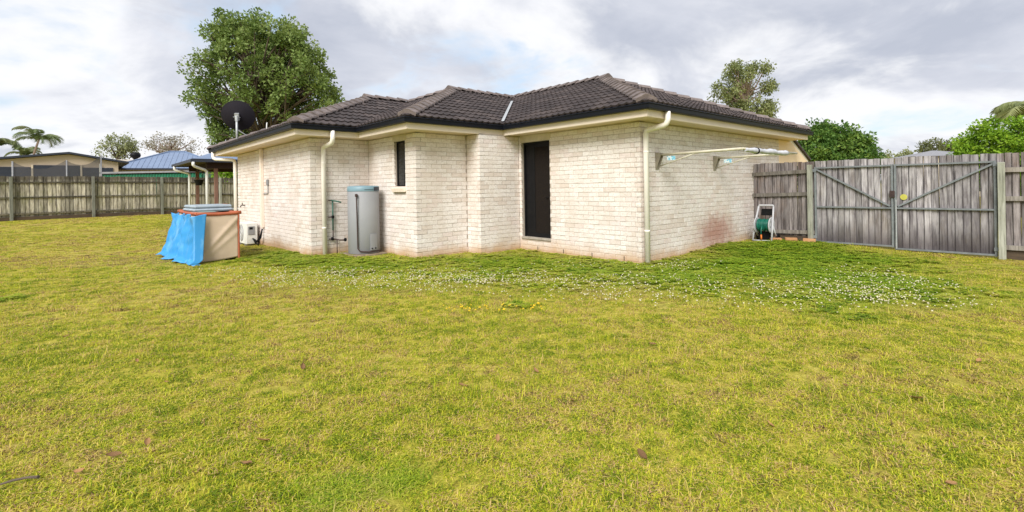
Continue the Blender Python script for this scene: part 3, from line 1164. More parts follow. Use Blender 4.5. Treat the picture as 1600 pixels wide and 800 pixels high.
downpipe([(0.085, -0.485, ZG - 0.09), (0.085, -0.487, 2.42), (0.085, -0.46, 2.36), (0.085, -0.42, 2.335), (0.085, -0.13, 2.29), (0.085, -0.085, 2.275), (0.085, -0.062, 2.22), (0.085, -0.060, -0.03)])
q0 = 5.54
downpipe([(-3.30, q0 - 0.485, ZG - 0.09), (-3.30, q0 - 0.487, 2.40), (-3.30, q0 - 0.46, 2.34), (-3.30, q0 - 0.42, 2.31), (-3.33, q0 - 0.13, 2.26), (-3.335, q0 - 0.08, 2.24), (-3.335, q0 - 0.06, 2.18), (-3.335, q0 - 0.06, -0.04)])
downpipe([(-4.075, 12.35, ZG - 0.09), (-4.075, 12.35, 2.42), (-4.06, 12.33, 2.37), (-4.02, 12.28, 2.34), (-3.72, 11.70, 2.30), (-3.67, 11.62, 2.28), (-3.65, 11.60, 2.22), (-3.65, 11.60, -0.12)])
# vertical duct covering the air-conditioner lines
MB().box(-3.668, -3.592, 8.86, 8.96, 0.42, 2.43).build('duct_cover', M['cream'], house, bevel=0.006)
# weep holes and the little gable of the front porch beyond the far corner
mb = MB()
for s_ in np.arange(0.35, 3.0, 0.72):
    mb.box(-0.0115, -0.0105 + 0.002, s_, s_ + 0.011, 0.025, 0.10)
mb.build('weep_hole', M['black'], house)
gp = MB()
prof = [(6.19, 0.0), (6.19, WTOP - 0.008), (7.02, WTOP - 0.008), (8.30, 1.93), (8.30, 1.80), (7.05, 1.80), (7.05, 0.0)]
Mg = Matrix(((1, 0, 0, 0), (0, 0, -1, 0.10), (0, 1, 0, 0), (0, 0, 0, 1)))
gp.prism(prof, 0.09, Mg)
gp.build('porch_gable', M['peach'], house)
pr_ = MB()
pr_.bar((7.00, 0.03, 2.50), (8.36, 0.03, 1.93), 0.10, 0.035, (0, 1, 0))
pr_.build('barge_board', M['pipe'], house)
pr_ = MB()
vs = [(7.0, -0.05, 2.545), (8.42, -0.05, 1.955), (8.42, 3.0, 1.955), (7.0, 3.0, 2.545)]
vs += [(x, y, z + 0.06) for x, y, z in vs]
pr_.add(vs, [(0, 1, 2, 3), (4, 7, 6, 5), (0, 4, 5, 1), (1, 5, 6, 2), (2, 6, 7, 3), (3, 7, 4, 0)])
pr_.build('porch_roof', M['tile'], house)
MB().box(8.05, 8.15, 2.7, 2.8, 0, 1.97).build('porch_post', M['cream'], house)
# garden tap and power point on the left wall
tp = MB().tube([(-3.60, 10.75, 0.95), (-3.66, 10.75, 0.96), (-3.70, 10.75, 0.95), (-3.715, 10.75, 0.90)], 0.014, 8)
tp.tube([(-3.665, 10.75, 0.96), (-3.665, 10.75, 1.02)], 0.010, 6).tube([(-3.665, 10.71, 1.02), (-3.665, 10.79, 1.02)], 0.009, 6)
tp.build('garden_tap', M['copper'], house, smooth=True)
pp = MB().box(-3.632, -3.592, 8.42, 8.52, 1.50, 1.64)
pp.build('power_point', M['plastic_grey'], house, bevel=0.008)
MB().tube([(-3.605, 8.47, 1.50), (-3.606, 8.46, 1.30), (-3.606, 8.55, 1.285), (-3.606, 8.86, 1.285)], 0.010, 6).build('conduit', M['plastic_grey'], house)

# ------------------------------------------------------------------ things standing at the house


def hpos(u, v, z=0.0):
    p = hw(u, v)
    return (p[0], p[1], z)


# electric hot-water cylinder on its slab
q = hw(-2.72, 4.93)
slab = MB().box(-0.37, 0.34, -0.37, 0.38, -0.1, 0.035).build('concrete_slab', M['dirtyslab'], None, bevel=0.008)
slab.location, slab.rotation_euler = (q[0], q[1], 0), (0, 0, TH)
tag(slab, 'small concrete slab under the grey water heater', 'slab')
wh = thing('water_heater', 'tall grey cylinder water heater with blue top band standing in the wall corner', 'water heater', (q[0], q[1], 0.035), TH)
rr = 0.318
MB().lathe([(rr - 0.012, 0.0), (rr, 0.01), (rr, 1.275), (rr - 0.002, 1.277)], 40).build('tank_body', M['tank'], wh, smooth=True)
MB().lathe([(rr + 0.003, 1.278), (rr + 0.004, 1.281), (rr + 0.004, 1.372), (rr - 0.02, 1.388), (0.02, 1.40)], 40).build('tank_lid', M['tankblue'], wh, smooth=True)


def around(ang, r_, z):
    return (r_ * math.cos(ang), r_ * math.sin(ang), z)


def patch(a0, a1, z0, z1, r0, th, n=6):
    """curved plate on the cylinder"""
    vs, fs = [], []
    for i in range(n + 1):
        t = a0 + (a1 - a0) * i / n
        for r_, z in ((r0, z0), (r0 + th, z0), (r0 + th, z1), (r0, z1)):
            vs.append(around(t, r_, z))
    for i in range(n):
        for j in range(4):
            a_, b_ = i * 4 + j, i * 4 + (j + 1) % 4
            fs.append((a_, b_, b_ + 4, a_ + 4))
    fs += [(0, 1, 2, 3), tuple(range(n * 4, n * 4 + 4))[::-1]]
    return MB().add(vs, fs)


# local angles: facing the camera is about -110 deg in house axes
AC_ = R(-103)
patch(AC_ + R(28), AC_ + R(66), 1.288, 1.366, rr + 0.0062, 0.0015).build('maker_label', M['navy'], wh)
patch(AC_ + R(-8), AC_ + R(26), 1.31, 1.318, rr + 0.0062, 0.0015).build('pinstripe', M['navy'], wh)
pn = patch(AC_ + R(10), AC_ + R(40), 0.075, 0.40, rr + 0.0005, 0.014).build('access_panel', M['plastic_grey'], wh)
pn.data.materials.clear()
pn.data.materials.append(M['tank'])
for a_ in (16, 30):
    p_ = Vector(around(AC_ + R(a_), rr + 0.014, 0.11))
    d_ = Vector(around(AC_ + R(a_), 1, 0))
    MB().tube([p_, p_ + d_ * 0.018], 0.014, 8).build('knob', M['black'], wh)
aL = AC_ + R(-48)
mb = MB()
o_ = lambda ang, ex, z: around(ang, rr + ex, z)
mb.tube([o_(aL + R(14), -0.01, 1.20), o_(aL + R(14), 0.05, 1.20), o_(aL + R(15), 0.055, 1.14), o_(aL + R(15), 0.035, 0.7), o_(aL + R(16), 0.035, 0.12), o_(aL + R(24), 0.03, 0.06), o_(aL + R(52), 0.035, 0.045), o_(aL + R(100), 0.03, 0.045)], 0.013, 8)
mb.build('overflow_pipe', M['copper'], wh, smooth=True)
MB().lathe([(0.02, 0), (0.028, 0.01), (0.028, 0.05), (0.02, 0.06)], 10, Matrix.Translation(o_(aL + R(14), 0.045, 1.17))).build('relief_valve', M['copper'], wh)
# feed pipes standing on the wall to the left
mb = MB()
wl = lambda u, z, off=0.05: Vector((u + 2.72, 5.54 - off - 4.93, z - 0.035))
mb.tube([wl(-3.05, 1.09, 0.25), wl(-3.14, 1.12, 0.15), wl(-3.18, 1.13, 0.05)], 0.016, 8)
mb.tube([wl(-3.15, 1.13), wl(-3.15, 0.5)], 0.017, 8)
mb.build('lagged_pipe', M['lag'], wh, smooth=True)
mb = MB()
mb.tube([wl(-3.15, 0.5), wl(-3.15, 0.30)], 0.012, 8)
mb.tube([wl(-3.24, 0.78), wl(-3.15, 0.78)], 0.014, 8).tube([wl(-3.24, 1.13), wl(-3.15, 1.13)], 0.012, 8)
mb.tube([wl(-3.24, 0.32), wl(-3.12, 0.31), wl(-3.05, 0.29, 0.15), wl(-2.98, 0.29, 0.27)], 0.014, 8)
mb.tube([wl(-3.08, 0.30, 0.08), wl(-3.08, 0.0, 0.08)], 0.010, 6)
mb.build('supply_pipe', M['copper'], wh, smooth=True)
for (u_, z_) in ((-3.15, 0.78), (-3.17, 0.32), (-2.98, 0.30)):
    MB().lathe([(0.018, -0.035), (0.032, -0.02), (0.032, 0.02), (0.018, 0.035)], 8, Matrix.Translation(wl(u_, z_, 0.05 if u_ < -3 else 0.27))).build('valve', M['black'], wh)

# air-conditioner outdoor unit at the left wall
q = hw(-3.80, 9.62)
ac = thing('air_conditioner', 'white outdoor air conditioner unit on the ground by the left brick wall', 'air conditioner', (q[0], q[1], -0.08), TH)
W2, D2, H2 = 0.78, 0.27, 0.55      # along y, along x, height
MB().box(-D2 / 2, D2 / 2, -W2 / 2, W2 / 2, 0.06, 0.06 + H2).build('casing', M['white'], ac, bevel=0.012)
mbf = MB()
My = Matrix.Translation((-D2 / 2 - 0.001, 0.10, 0.06 + H2 / 2)) @ Matrix.Rotation(-PI / 2, 4, 'Y')
MB().lathe([(0.222, 0.0), (0.222, 0.006), (0.05, 0.006)], 28, My).build('fan_opening', M['plastic_grey'], ac)
for rad in (0.05, 0.09, 0.13, 0.17, 0.21):
    ring = [(My @ Vector((rad * math.cos(t), rad * math.sin(t), 0.012))) for t in np.linspace(0, 2 * PI, 25)]
    mbf.tube(ring, 0.004, 5, False)
for t in np.linspace(0, 2 * PI, 9)[:-1]:
    mbf.tube([My @ Vector((0.04 * math.cos(t), 0.04 * math.sin(t), 0.012)), My @ Vector((0.222 * math.cos(t), 0.222 * math.sin(t), 0.012))], 0.004, 5)
mbf.build('fan_grille', M['white'], ac)
MB().box(-0.09, 0.07, -W2 / 2 - 0.012, -W2 / 2 - 0.001, 0.30, 0.52).build('valve_cover', M['plastic_grey'], ac, bevel=0.006)
MB().box(-0.06, 0.02, -W2 / 2 - 0.014, -W2 / 2 - 0.0125, 0.44, 0.50).build('data_plate', M['black'], ac)
for y_ in (-0.28, 0.28):
    MB().box(-D2 / 2 - 0.01, D2 / 2 + 0.01, y_ - 0.03, y_ + 0.03, 0.0, 0.059).build('foot', M['plastic_grey'], ac)
mb = MB()
for k in range(3):
    mb.tube([(0.02 + 0.02 * k, -W2 / 2, 0.20 - 0.03 * k), (0.05, -W2 / 2 - 0.10, 0.17 - 0.04 * k), (0.09, -W2 / 2 - 0.22, 0.12 + 0.03 * k), (0.13, -W2 / 2 - 0.31, 0.24 + 0.03 * k), (0.165, -W2 / 2 - 0.32, 0.46)], 0.018, 8)
mb.tube([(0.05, -W2 / 2 - 0.1, 0.12), (0.08, -W2 / 2 - 0.3, 0.03), (0.05, -W2 / 2 - 0.38, 0.1)], 0.015, 6)
mb.build('refrigerant_pipe', M['black'], ac, smooth=True)

# wall-hung folding clothesline, folded out
def wl2(u, out, z):
    return (u, -out, z)


cl_ = thing('clothesline', 'cream folding clothesline bracketed out from the right brick wall', 'clothesline', (P0[0], P0[1], 0), TH)
CZ = 1.875
for u_ in (0.52, 2.69):
    pl_ = MB()
    pl_.box(u_ - 0.055, u_ + 0.055, -0.012, -0.001, CZ - 0.25, CZ + 0.05)
    pl_.add([(u_ - 0.045, -0.012, CZ + 0.05), (u_ - 0.045, -0.012, CZ - 0.25), (u_ - 0.045, -0.10, CZ + 0.03), (u_ - 0.045, -0.10, CZ - 0.03),
             (u_ - 0.038, -0.012, CZ + 0.05), (u_ - 0.038, -0.012, CZ - 0.25), (u_ - 0.038, -0.10, CZ + 0.03), (u_ - 0.038, -0.10, CZ - 0.03)],
            [(0, 1, 3, 2), (4, 6, 7, 5), (0, 2, 6, 4), (1, 5, 7, 3), (2, 3, 7, 6), (0, 4, 5, 1)])
    pl_.add([(u_ + 0.045, -0.012, CZ + 0.05), (u_ + 0.045, -0.012, CZ - 0.25), (u_ + 0.045, -0.10, CZ + 0.03), (u_ + 0.045, -0.10, CZ - 0.03),
             (u_ + 0.038, -0.012, CZ + 0.05), (u_ + 0.038, -0.012, CZ - 0.25), (u_ + 0.038, -0.10, CZ + 0.03), (u_ + 0.038, -0.10, CZ - 0.03)],
            [(0, 1, 3, 2), (4, 6, 7, 5), (0, 2, 6, 4), (1, 5, 7, 3), (2, 3, 7, 6), (0, 4, 5, 1)])
    pl_.build('wall_bracket', M['bracket'], cl_)
    L_ = 1.52
    arm = MB().tube([(u_, -0.05, CZ), (u_, -L_, CZ + 0.015)], 0.021, 8)
    ao = arm.build('arm', M['rail'], cl_, smooth=True)
    MB().tube([(u_, -0.05, CZ - 0.20), (u_, -0.72, CZ - 0.01)], 0.010, 6).build('strut', M['rail'], cl_, smooth=True)
    MB().box(u_ - 0.0015, u_ + 0.0015, -0.36, -0.20, CZ - 0.10, CZ - 0.03).build('sticker', M['sticker'], cl_)
MB().tube([(0.47, -1.52, CZ + 0.015), (2.80, -1.52, CZ + 0.015)], 0.017, 8).build('front_rail', M['rail'], cl_, smooth=True)
for i in range(5):
    o_v = -0.35 - 0.25 * i
    MB().tube([(0.52, o_v, CZ + 0.012), (2.69, o_v, CZ + 0.012)], 0.0022, 5).build('cord', M['white'], cl_)
# grey cover rolled round the front rail
mb = MB()
rc = random.Random(3)
us = np.linspace(0.56, 2.30, 26)
mb.tube([(u_, -1.52 + rc.uniform(-0.006, 0.006), CZ - 0.002 + rc.uniform(-0.006, 0.006)) for u_ in us],
        [0.024 + 0.024 * min(1, (u_ - 0.5) / 0.5) * (0.8 + 0.2 * math.sin(u_ * 9)) + rc.uniform(-0.004, 0.004) for u_ in us], 10)
co = mb.build('rolled_cover', M['cover'], None, smooth=True)
co.location, co.rotation_euler = (P0[0], P0[1], 0), (0, 0, TH)
tag(co, 'pale grey cover rolled along the front rail of the clothesline', 'cover')
mb = MB()
mb.tube([(0.98, -1.52, CZ - 0.004), (1.01, -1.52, CZ - 0.004)], 0.056, 10).build('tie', M['black'], co)

# satellite dish on the left roof
q = hw(-3.75, 10.85)
zr = ZR + PITCH * 0.38
sdx = thing('satellite_dish', 'dark round satellite dish seen from behind on the left roof edge', 'satellite dish', (q[0], q[1], zr), TH)
MB().tube([(0, 0, -0.10), (0, 0, 0.62)], 0.030, 12).build('mast', M['zinc'], sdx, smooth=True)
mb = MB().box(-0.09, 0.09, -0.09, 0.09, -0.002, 0.012)
mb.tube([(0.02, 0.0, 0.30), (0.30, 0.0, 0.12)], 0.014, 6).build('base_plate', M['zinc'], sdx)
face = Vector((-0.30, 1.0, 0.42)).normalized()      # away from the camera, in world terms
fl = Matrix.Rotation(-TH, 3, 'Z') @ face
Md = fl.to_track_quat('Z', 'Y').to_matrix().to_4x4()
Md.translation = Vector((0, 0, 0.66)) + fl * 0.10
prof = [(r_ * 0.428, 0.10 * r_ * r_ - 0.004) for r_ in np.linspace(0.02, 1, 10)] + [(0.440, 0.098), (0.440, 0.110), (0.428, 0.112)] + [(r_ * 0.424, 0.10 * r_ * r_ + 0.006) for r_ in np.linspace(0.98, 0.02, 9)]
MB().lathe(prof, 40, Md).build('reflector', M['dish'], sdx, smooth=True)
mb = MB().box(-0.055, 0.055, -0.10, 0.10, -0.10, -0.002, Md)
mb.tube([(0, 0, 0.55), (0, 0, 0.70)], 0.042, 10).tube([(-0.09, 0, 0.66), (0.09, 0, 0.66)], 0.012, 6)
mb.build('mount', M['zinc'], sdx)
mb = MB().tube([Md @ Vector((0, -0.44, 0.09)), Md @ Vector((0, -0.30, 0.40)), Md @ Vector((0, -0.05, 0.52))], 0.013, 6)
mb.build('feed_arm', M['zinc'], sdx)
MB().lathe([(0.03, 0), (0.035, 0.03), (0.022, 0.09)], 10, Md @ Matrix.Translation((0, -0.03, 0.47))).build('receiver', M['plastic_pale'], sdx)
# small white cable hook on the same roof edge
q = hw(-3.80, 7.75)
hk = MB().tube([(0, 0, -0.02), (0, 0.01, 0.13), (0.02, 0.06, 0.19), (0.03, 0.12, 0.17), (0.03, 0.15, 0.09), (0.05, 0.16, -0.02)], 0.010, 6).build('cable_hook', M['white'], None, smooth=True)
hk.location, hk.rotation_euler = (q[0], q[1], ZR + PITCH * 0.33), (0, 0, TH)
tag(hk, 'small white bent cable hook standing on the left roof edge', 'hook')

# hose reel trolley in the corner by the fence
q = np.array([5.52, 10.78])
hr = thing('hose_reel', 'pale plastic hose reel trolley with wound green hose in the fence corner', 'hose reel', (q[0], q[1], float(gz(q[0], q[1]))), R(-48))
for s_ in (-1, 1):
    x = s_ * 0.185
    mb = MB()
    mb.tube([(x * 1.05, -0.13, 0.02), (x, -0.03, 0.36), (x * 0.84, 0.12, 0.76)], 0.020, 8)
    mb.tube([(x, -0.03, 0.36), (x * 1.05, 0.18, 0.05)], 0.018, 8)
    mb.build('side_frame', M['plastic_pale'], hr, smooth=True)
    Mx_ = Matrix.Translation((s_ * 0.150, 0.0, 0.36)) @ Matrix.Rotation(PI / 2, 4, 'Y')
    MB().lathe([(0.03, -0.012), (0.165, -0.012), (0.175, 0.0), (0.165, 0.012), (0.03, 0.012)], 26, Mx_).build('reel_disc', M['plastic_pale'], hr, smooth=False)
    for k in range(5):
        t = 2 * PI * k / 5
        MB().lathe([(0.024, 0.0), (0.024, 0.0025)], 10, Mx_ @ Matrix.Translation((0.10 * math.cos(t), 0.10 * math.sin(t), 0.0125 if s_ > 0 else -0.015))).build('reel_hole', M['plastic_grey'], hr)
    Mw = Matrix.Translation((s_ * 0.205, 0.20, 0.085)) @ Matrix.Rotation(PI / 2, 4, 'Y')
    MB().lathe([(0.02, -0.02), (0.078, -0.02), (0.085, -0.01), (0.085, 0.01), (0.078, 0.02), (0.02, 0.02)], 20, Mw).build('wheel', M['black'], hr)
MB().tube([(-0.158, 0.125, 0.765), (-0.14, 0.13, 0.785), (0.14, 0.13, 0.785), (0.158, 0.125, 0.765)], 0.021, 8).build('handle', M['plastic_pale'], hr, smooth=True)
MB().box(-0.135, 0.135, 0.055, 0.075, 0.585, 0.735, Matrix.Rotation(R(-12), 4, 'X')).build('tray', M['black'], hr, bevel=0.01)
MB().tube([(-0.195, -0.13, 0.025), (0.195, -0.13, 0.025)], 0.018, 8).build('base_bar', M['plastic_pale'], hr, smooth=True)
MB().tube([(-0.22, 0.2, 0.085), (0.22, 0.2, 0.085)], 0.010, 6).build('axle', M['plastic_grey'], hr)
MB().box(-0.13, 0.13, 0.03, 0.055, 0.04, 0.22).build('shield', M['black'], hr)
hp = []
for k in range(11 * 20):
    t = 2 * PI * k / 20
    lay = 0.118 + 0.012 * math.sin(k * 0.07)
    hp.append((-0.115 + 0.23 * (k / 220), lay * math.cos(t), 0.36 + lay * math.sin(t)))
MB().tube(hp, 0.0125, 6).build('coiled_hose', M['hose'], hr, smooth=True)
MB().lathe([(0.10, -0.13), (0.10, 0.13)], 20, Matrix.Translation((0, 0, 0.36)) @ Matrix.Rotation(PI / 2, 4, 'Y')).build('drum', M['hose'], hr, smooth=True)
MB().tube([(0.0, -0.125, 0.36), (-0.01, -0.15, 0.24), (-0.005, -0.16, 0.16)], 0.0125, 6).build('hose_end', M['hose'], hr, smooth=True)
MB().tube([(-0.005, -0.16, 0.16), (0.0, -0.165, 0.10), (0.0, -0.165, 0.045)], [0.015, 0.019, 0.010], 8).build('nozzle', M['orange'], hr, smooth=True)
# loose bricks at the foot of the short fence
rb = random.Random(5)
for (x, y, rz_, z_, lb) in ((5.72, 10.70, -0.25, 0.0, 'orange-red brick lying at the fence foot closest to the hose reel'),
                            (6.00, 10.60, -0.35, 0.0, 'orange-red brick lying at the fence foot between two other bricks'),
                            (6.24, 10.34, -0.6, 0.0, 'orange-red brick lying at the fence foot next to the gate post')):
    o = MB().box(-0.115, 0.115, -0.055, 0.055, 0, 0.076).build('loose_brick', M['loose_brick'], None, bevel=0.006)
    o.location, o.rotation_euler = (x, y, float(gz(x, y)) + z_), (0.03, 0.02, rz_)
    tag(o, lb, 'brick', 'loose bricks at the fence foot')

# orange framed box of beige mesh, blue tarp, cushion
C0 = np.array([-6.0, 9.37])
BX, BY, BH = 0.69, 2.3, 0.95
bxo = thing('mesh_enclosure', 'low beige mesh cloth box with orange red edges on the lawn', 'enclosure', (C0[0], C0[1], float(gz(*C0)) - 0.01), TH)
tb = lambda p, q_, r_: MB().tube([p, q_], r_, 8)
for (x, y) in ((0, 0), (BX, 0), (0, BY), (BX, BY)):
    tb((x, y, 0), (x, y, BH), 0.020).build('corner_edge', M['red_trim'], bxo)
for (p, q_) in (((-0.02, 0, BH), (BX + 0.05, 0, BH)), ((-0.0, BY, BH), (BX, BY, BH)), ((0, -0.02, BH), (0, BY, BH)), ((BX, 0, BH), (BX, BY, BH))):
    mid = [Vector(p).lerp(Vector(q_), t) for t in np.linspace(0, 1, 9)]
    mid = [m_ + Vector((0, 0, -0.018 * math.sin(i / 8 * PI))) for i, m_ in enumerate(mid)]
    MB().tube(mid, 0.034, 8).build('top_rim', M['red_trim'], bxo, smooth=True)


def cloth(fn, nu, nv, name, mat, parent, th=0.003):
    vs = [fn(i / nu, j / nv) for j in range(nv + 1) for i in range(nu + 1)]
    fs = [(j * (nu + 1) + i, j * (nu + 1) + i + 1, (j + 1) * (nu + 1) + i + 1, (j + 1) * (nu + 1) + i) for j in range(nv) for i in range(nu)]
    o = MB().add(vs, fs).build(name, mat, parent, smooth=True)
    sm = o.modifiers.new('solid', 'SOLIDIFY')
    sm.thickness = th
    return o


def frontp(s_, t):
    x = 0.015 + s_ * (BX - 0.03)
    z = 0.02 + 0.05 * s_ * s_ + t * (BH - 0.06 - 0.05 * s_ * s_)
    f_ = 0.022 * math.exp(-((t - (0.10 + 0.82 * s_)) ** 2) / 0.005) + 0.012 * math.exp(-((t - (0.0 + 0.6 * s_)) ** 2) / 0.004)
    return (x, -0.004 - f_ - 0.02 * math.sin(s_ * PI) * math.sin(t * PI) + 0.004 * math.sin(9 * s_ + 5 * t), z)


cloth(frontp, 30, 30, 'front_panel', M['mesh_cloth'], bxo)
cloth(lambda s_, t: (0.0 - 0.02 * math.sin(s_ * 6) * math.sin(t * PI), 0.02 + s_ * (BY - 0.04), 0.03 + t * (BH - 0.06)), 16, 8, 'side_panel', M['mesh_cloth'], bxo)
cloth(lambda s_, t: (BX + 0.02 * math.sin(s_ * 6) * math.sin(t * PI), 0.02 + s_ * (BY - 0.04), 0.03 + t * (BH - 0.06)), 16, 8, 'side_panel', M['mesh_cloth'], bxo)
cloth(lambda s_, t: (0.02 + s_ * (BX - 0.04), BY, 0.03 + t * (BH - 0.06)), 8, 8, 'end_panel', M['mesh_cloth'], bxo)
MB().box(0.04, BX - 0.04, 0.05, BY - 0.05, BH - 0.05, BH - 0.03).build('top_board', M['green_cloth'], bxo)


def tarpf(s_, t):
    """s along the side (0 = wrapped round the front corner), t from top to ground"""
    sy = max(0.0, (s_ - 0.09) / 0.91)
    fl_ = t ** 1.7
    w0 = min(1, sy / 0.06)
    fold = 0.5 - abs(math.sin(sy * 9.5 + 0.8 * t + 0.4 * math.sin(4 * t)))
    out_ = 0.075 + fl_ * (0.05 + 0.15 * min(1, sy * 1.7)) + w0 * (0.045 + 0.15 * fold * (0.45 + 0.55 * t) + 0.03 * (0.5 - abs(math.sin(sy * 24 - 2.2 * t + 1.0))) + 0.008 * math.sin(15 * t + 7 * sy) + 0.004 * math.sin(33 * t - 21 * sy))
    x = -max(0.05, out_)
    y2 = -0.075 + 2.2 * sy - 0.22 * fl_ * (1 - sy)
    z = (BH - 0.035) * (1 - t) + 0.02 + 0.02 * math.sin(sy * 30) * t
    if s_ < 0.09:
        k = (0.09 - s_) / 0.09
        x = x * (1 - k) + k * (0.13 - 0.11 * t)
    if t > 0.93:
        x -= 0.08 * (t - 0.93) / 0.07
        z = max(0.018, z)
    if t < 0.05:
        z -= 0.05 * math.sin(s_ * 12) ** 2 * (1 - t / 0.05)
    return (x, y2, z)


to = cloth(tarpf, 110, 40, 'blue_tarp', M['tarp'], None, 0.004)
to.location, to.rotation_euler = (C0[0], C0[1], float(gz(*C0))), (0, 0, TH)
tag(to, 'crumpled bright blue tarpaulin hanging over the side of the beige mesh box', 'tarp')
cb = MB().box(-0.36, 0.36, -0.50, 0.50, 0, 0.06).box(-0.34, 0.35, -0.48, 0.47, 0.063, 0.13)
cu = cb.build('folded_mattress', M['cushion'], None, bevel=0.025)
p_ = C0 + B2 * 0.36 + A2 * 1.15
cu.location, cu.rotation_euler = (p_[0], p_[1], BH + 0.005), (0.0, 0, TH + 0.05)
tag(cu, 'folded blue grey mattress lying on top of the beige mesh box', 'mattress')
sb = cloth(lambda s_, t: (0.16 * (s_ - 0.5), 0.09 * (t - 0.5), 0.025 + 0.012 * math.sin(9 * s_) * math.cos(5 * t)), 8, 5, 'tarp_scrap', M['tarp'], None)
sb.location = (-5.72, 8.82, 0.02)
tag(sb, 'small scrap of blue plastic on the grass in front of the mesh box', 'scrap')

# ------------------------------------------------------------------ fences and gates
rf = random.Random(11)


def board_mesh(w_, h_, d_, k, name='paling'):
    r_ = random.Random(k * 7 + 1)
    c = 0.004
    top = h_ + r_.uniform(-0.008, 0.008)
    cut = r_.uniform(-0.006, 0.006)
    bow = r_.uniform(-0.005, 0.005)
    vs, fs = [], []
    sec = lambda z, o: [(-w_ / 2 + o, 0, z), (-w_ / 2 + c + o, -d_ / 2, z), (w_ / 2 - c + o, -d_ / 2, z), (w_ / 2 + o, 0, z), (w_ / 2 + o, d_ / 2, z), (-w_ / 2 + o, d_ / 2, z)]
    rows = [sec(0, 0), sec(h_ * 0.5, bow), sec(top, 0)]
    rows[2] = [(x, y, z + cut * x / w_) for x, y, z in rows[2]]
    for r2 in rows:
        vs += r2
    for i in range(2):
        for j in range(6):
            a_, b_ = i * 6 + j, i * 6 + (j + 1) % 6
            fs.append((a_, b_, b_ + 6, a_ + 6))
    fs += [tuple(range(6))[::-1], tuple(range(12, 18))]
    return MB().add(vs, fs).mesh(name)


def run_axes(p, q_):
    p, q_ = Vector((*p, 0)), Vector((*q_, 0))
    L = (q_ - p).length
    return L, math.atan2(q_.y - p.y, q_.x - p.x)


def palings(parent, p, q_, s0, s1, step, w_, h_, z0, mat, lap=True, name='paling', pal_y=0.0, cache={}, jit=0.012, flat=False):
    """boards along the local x axis of parent (a fence line from p to q)"""
    L, ang = run_axes(p, q_)
    n_ = max(1, int(round((s1 - s0) / step)))
    step = (s1 - s0) / n_
    for i in range(n_):
        s_ = s0 + (i + 0.5) * step
        key = (w_, h_, rf.randrange(9), mat.name, name)
        if key not in cache:
            me = board_mesh(w_, h_, 0.016, key[2], name)
            me.materials.append(mat)
            cache[key] = me
        wx, wy = p[0] + math.cos(ang) * s_, p[1] + math.sin(ang) * s_
        o = link(name, cache[key], parent)
        o.location = (s_, pal_y + (0.018 if (lap and i % 2) else 0.0) + rf.uniform(-0.003, 0.003), (0 if flat else float(gz(wx, wy))) + z0 - parent.location.z + rf.uniform(-jit, jit))
        o.rotation_euler = (0, rf.uniform(-0.008, 0.008), 0)


# left boundary fence
FD = np.array([0.644, 0.765])
FD = FD / np.linalg.norm(FD)
FA = np.array([-22.16, 21.72])
fl0, fl1 = FA - FD * 8.4, FA + FD * 19.6
L, ang = run_axes(fl0, fl1)
zb = 0.135
fenceL = thing('boundary_fence', 'long mossy paling fence with posts along the left side of the yard', 'fence', (fl0[0], fl0[1], zb), ang)
FH = 1.98
palings(fenceL, fl0, fl1, 0, L, 0.150, 0.158, FH - 0.16, 0.16, M['fence_l'])
# rails and posts on the camera side (local -y)
for i in range(11):
    s_ = i * 2.8
    wx, wy = fl0 + FD * s_
    dz = float(gz(wx, wy)) - zb
    MB().box(s_ - 0.055, s_ + 0.055, -0.125, -0.035, dz - 0.2, dz + FH - 0.03 + rf.uniform(-0.02, 0.04)).build('post', M['post'], fenceL, bevel=0.006)
for i in range(10):
    s0, s1 = i * 2.8 + 0.057, (i + 1) * 2.8 - 0.057
    z0_, z1_ = [float(gz(*(fl0 + FD * s_))) - zb for s_ in (s0, s1)]
    for hgt in (0.30, 1.02, 1.70):
        MB().bar((s0, -0.034, z0_ + hgt), (s1, -0.034, z1_ + hgt), 0.075, 0.036, (0, 1, 0)).build('rail', M['rail_l'], fenceL)
    MB().bar((s0, -0.02, z0_ - 0.02), (s1, -0.02, z1_ - 0.02), 0.38, 0.03, (0, 1, 0)).build('plinth_board', M['sleeper'], fenceL)

# right side: short fence, two gate leaves, fence going on
W0 = hw(4.57, -0.01)
G0, G1 = np.array([6.40, 10.38]), np.array([8.24, 8.30])
RF1 = G1 + (G1 - G0) / np.linalg.norm(G1 - G0) * 5.2


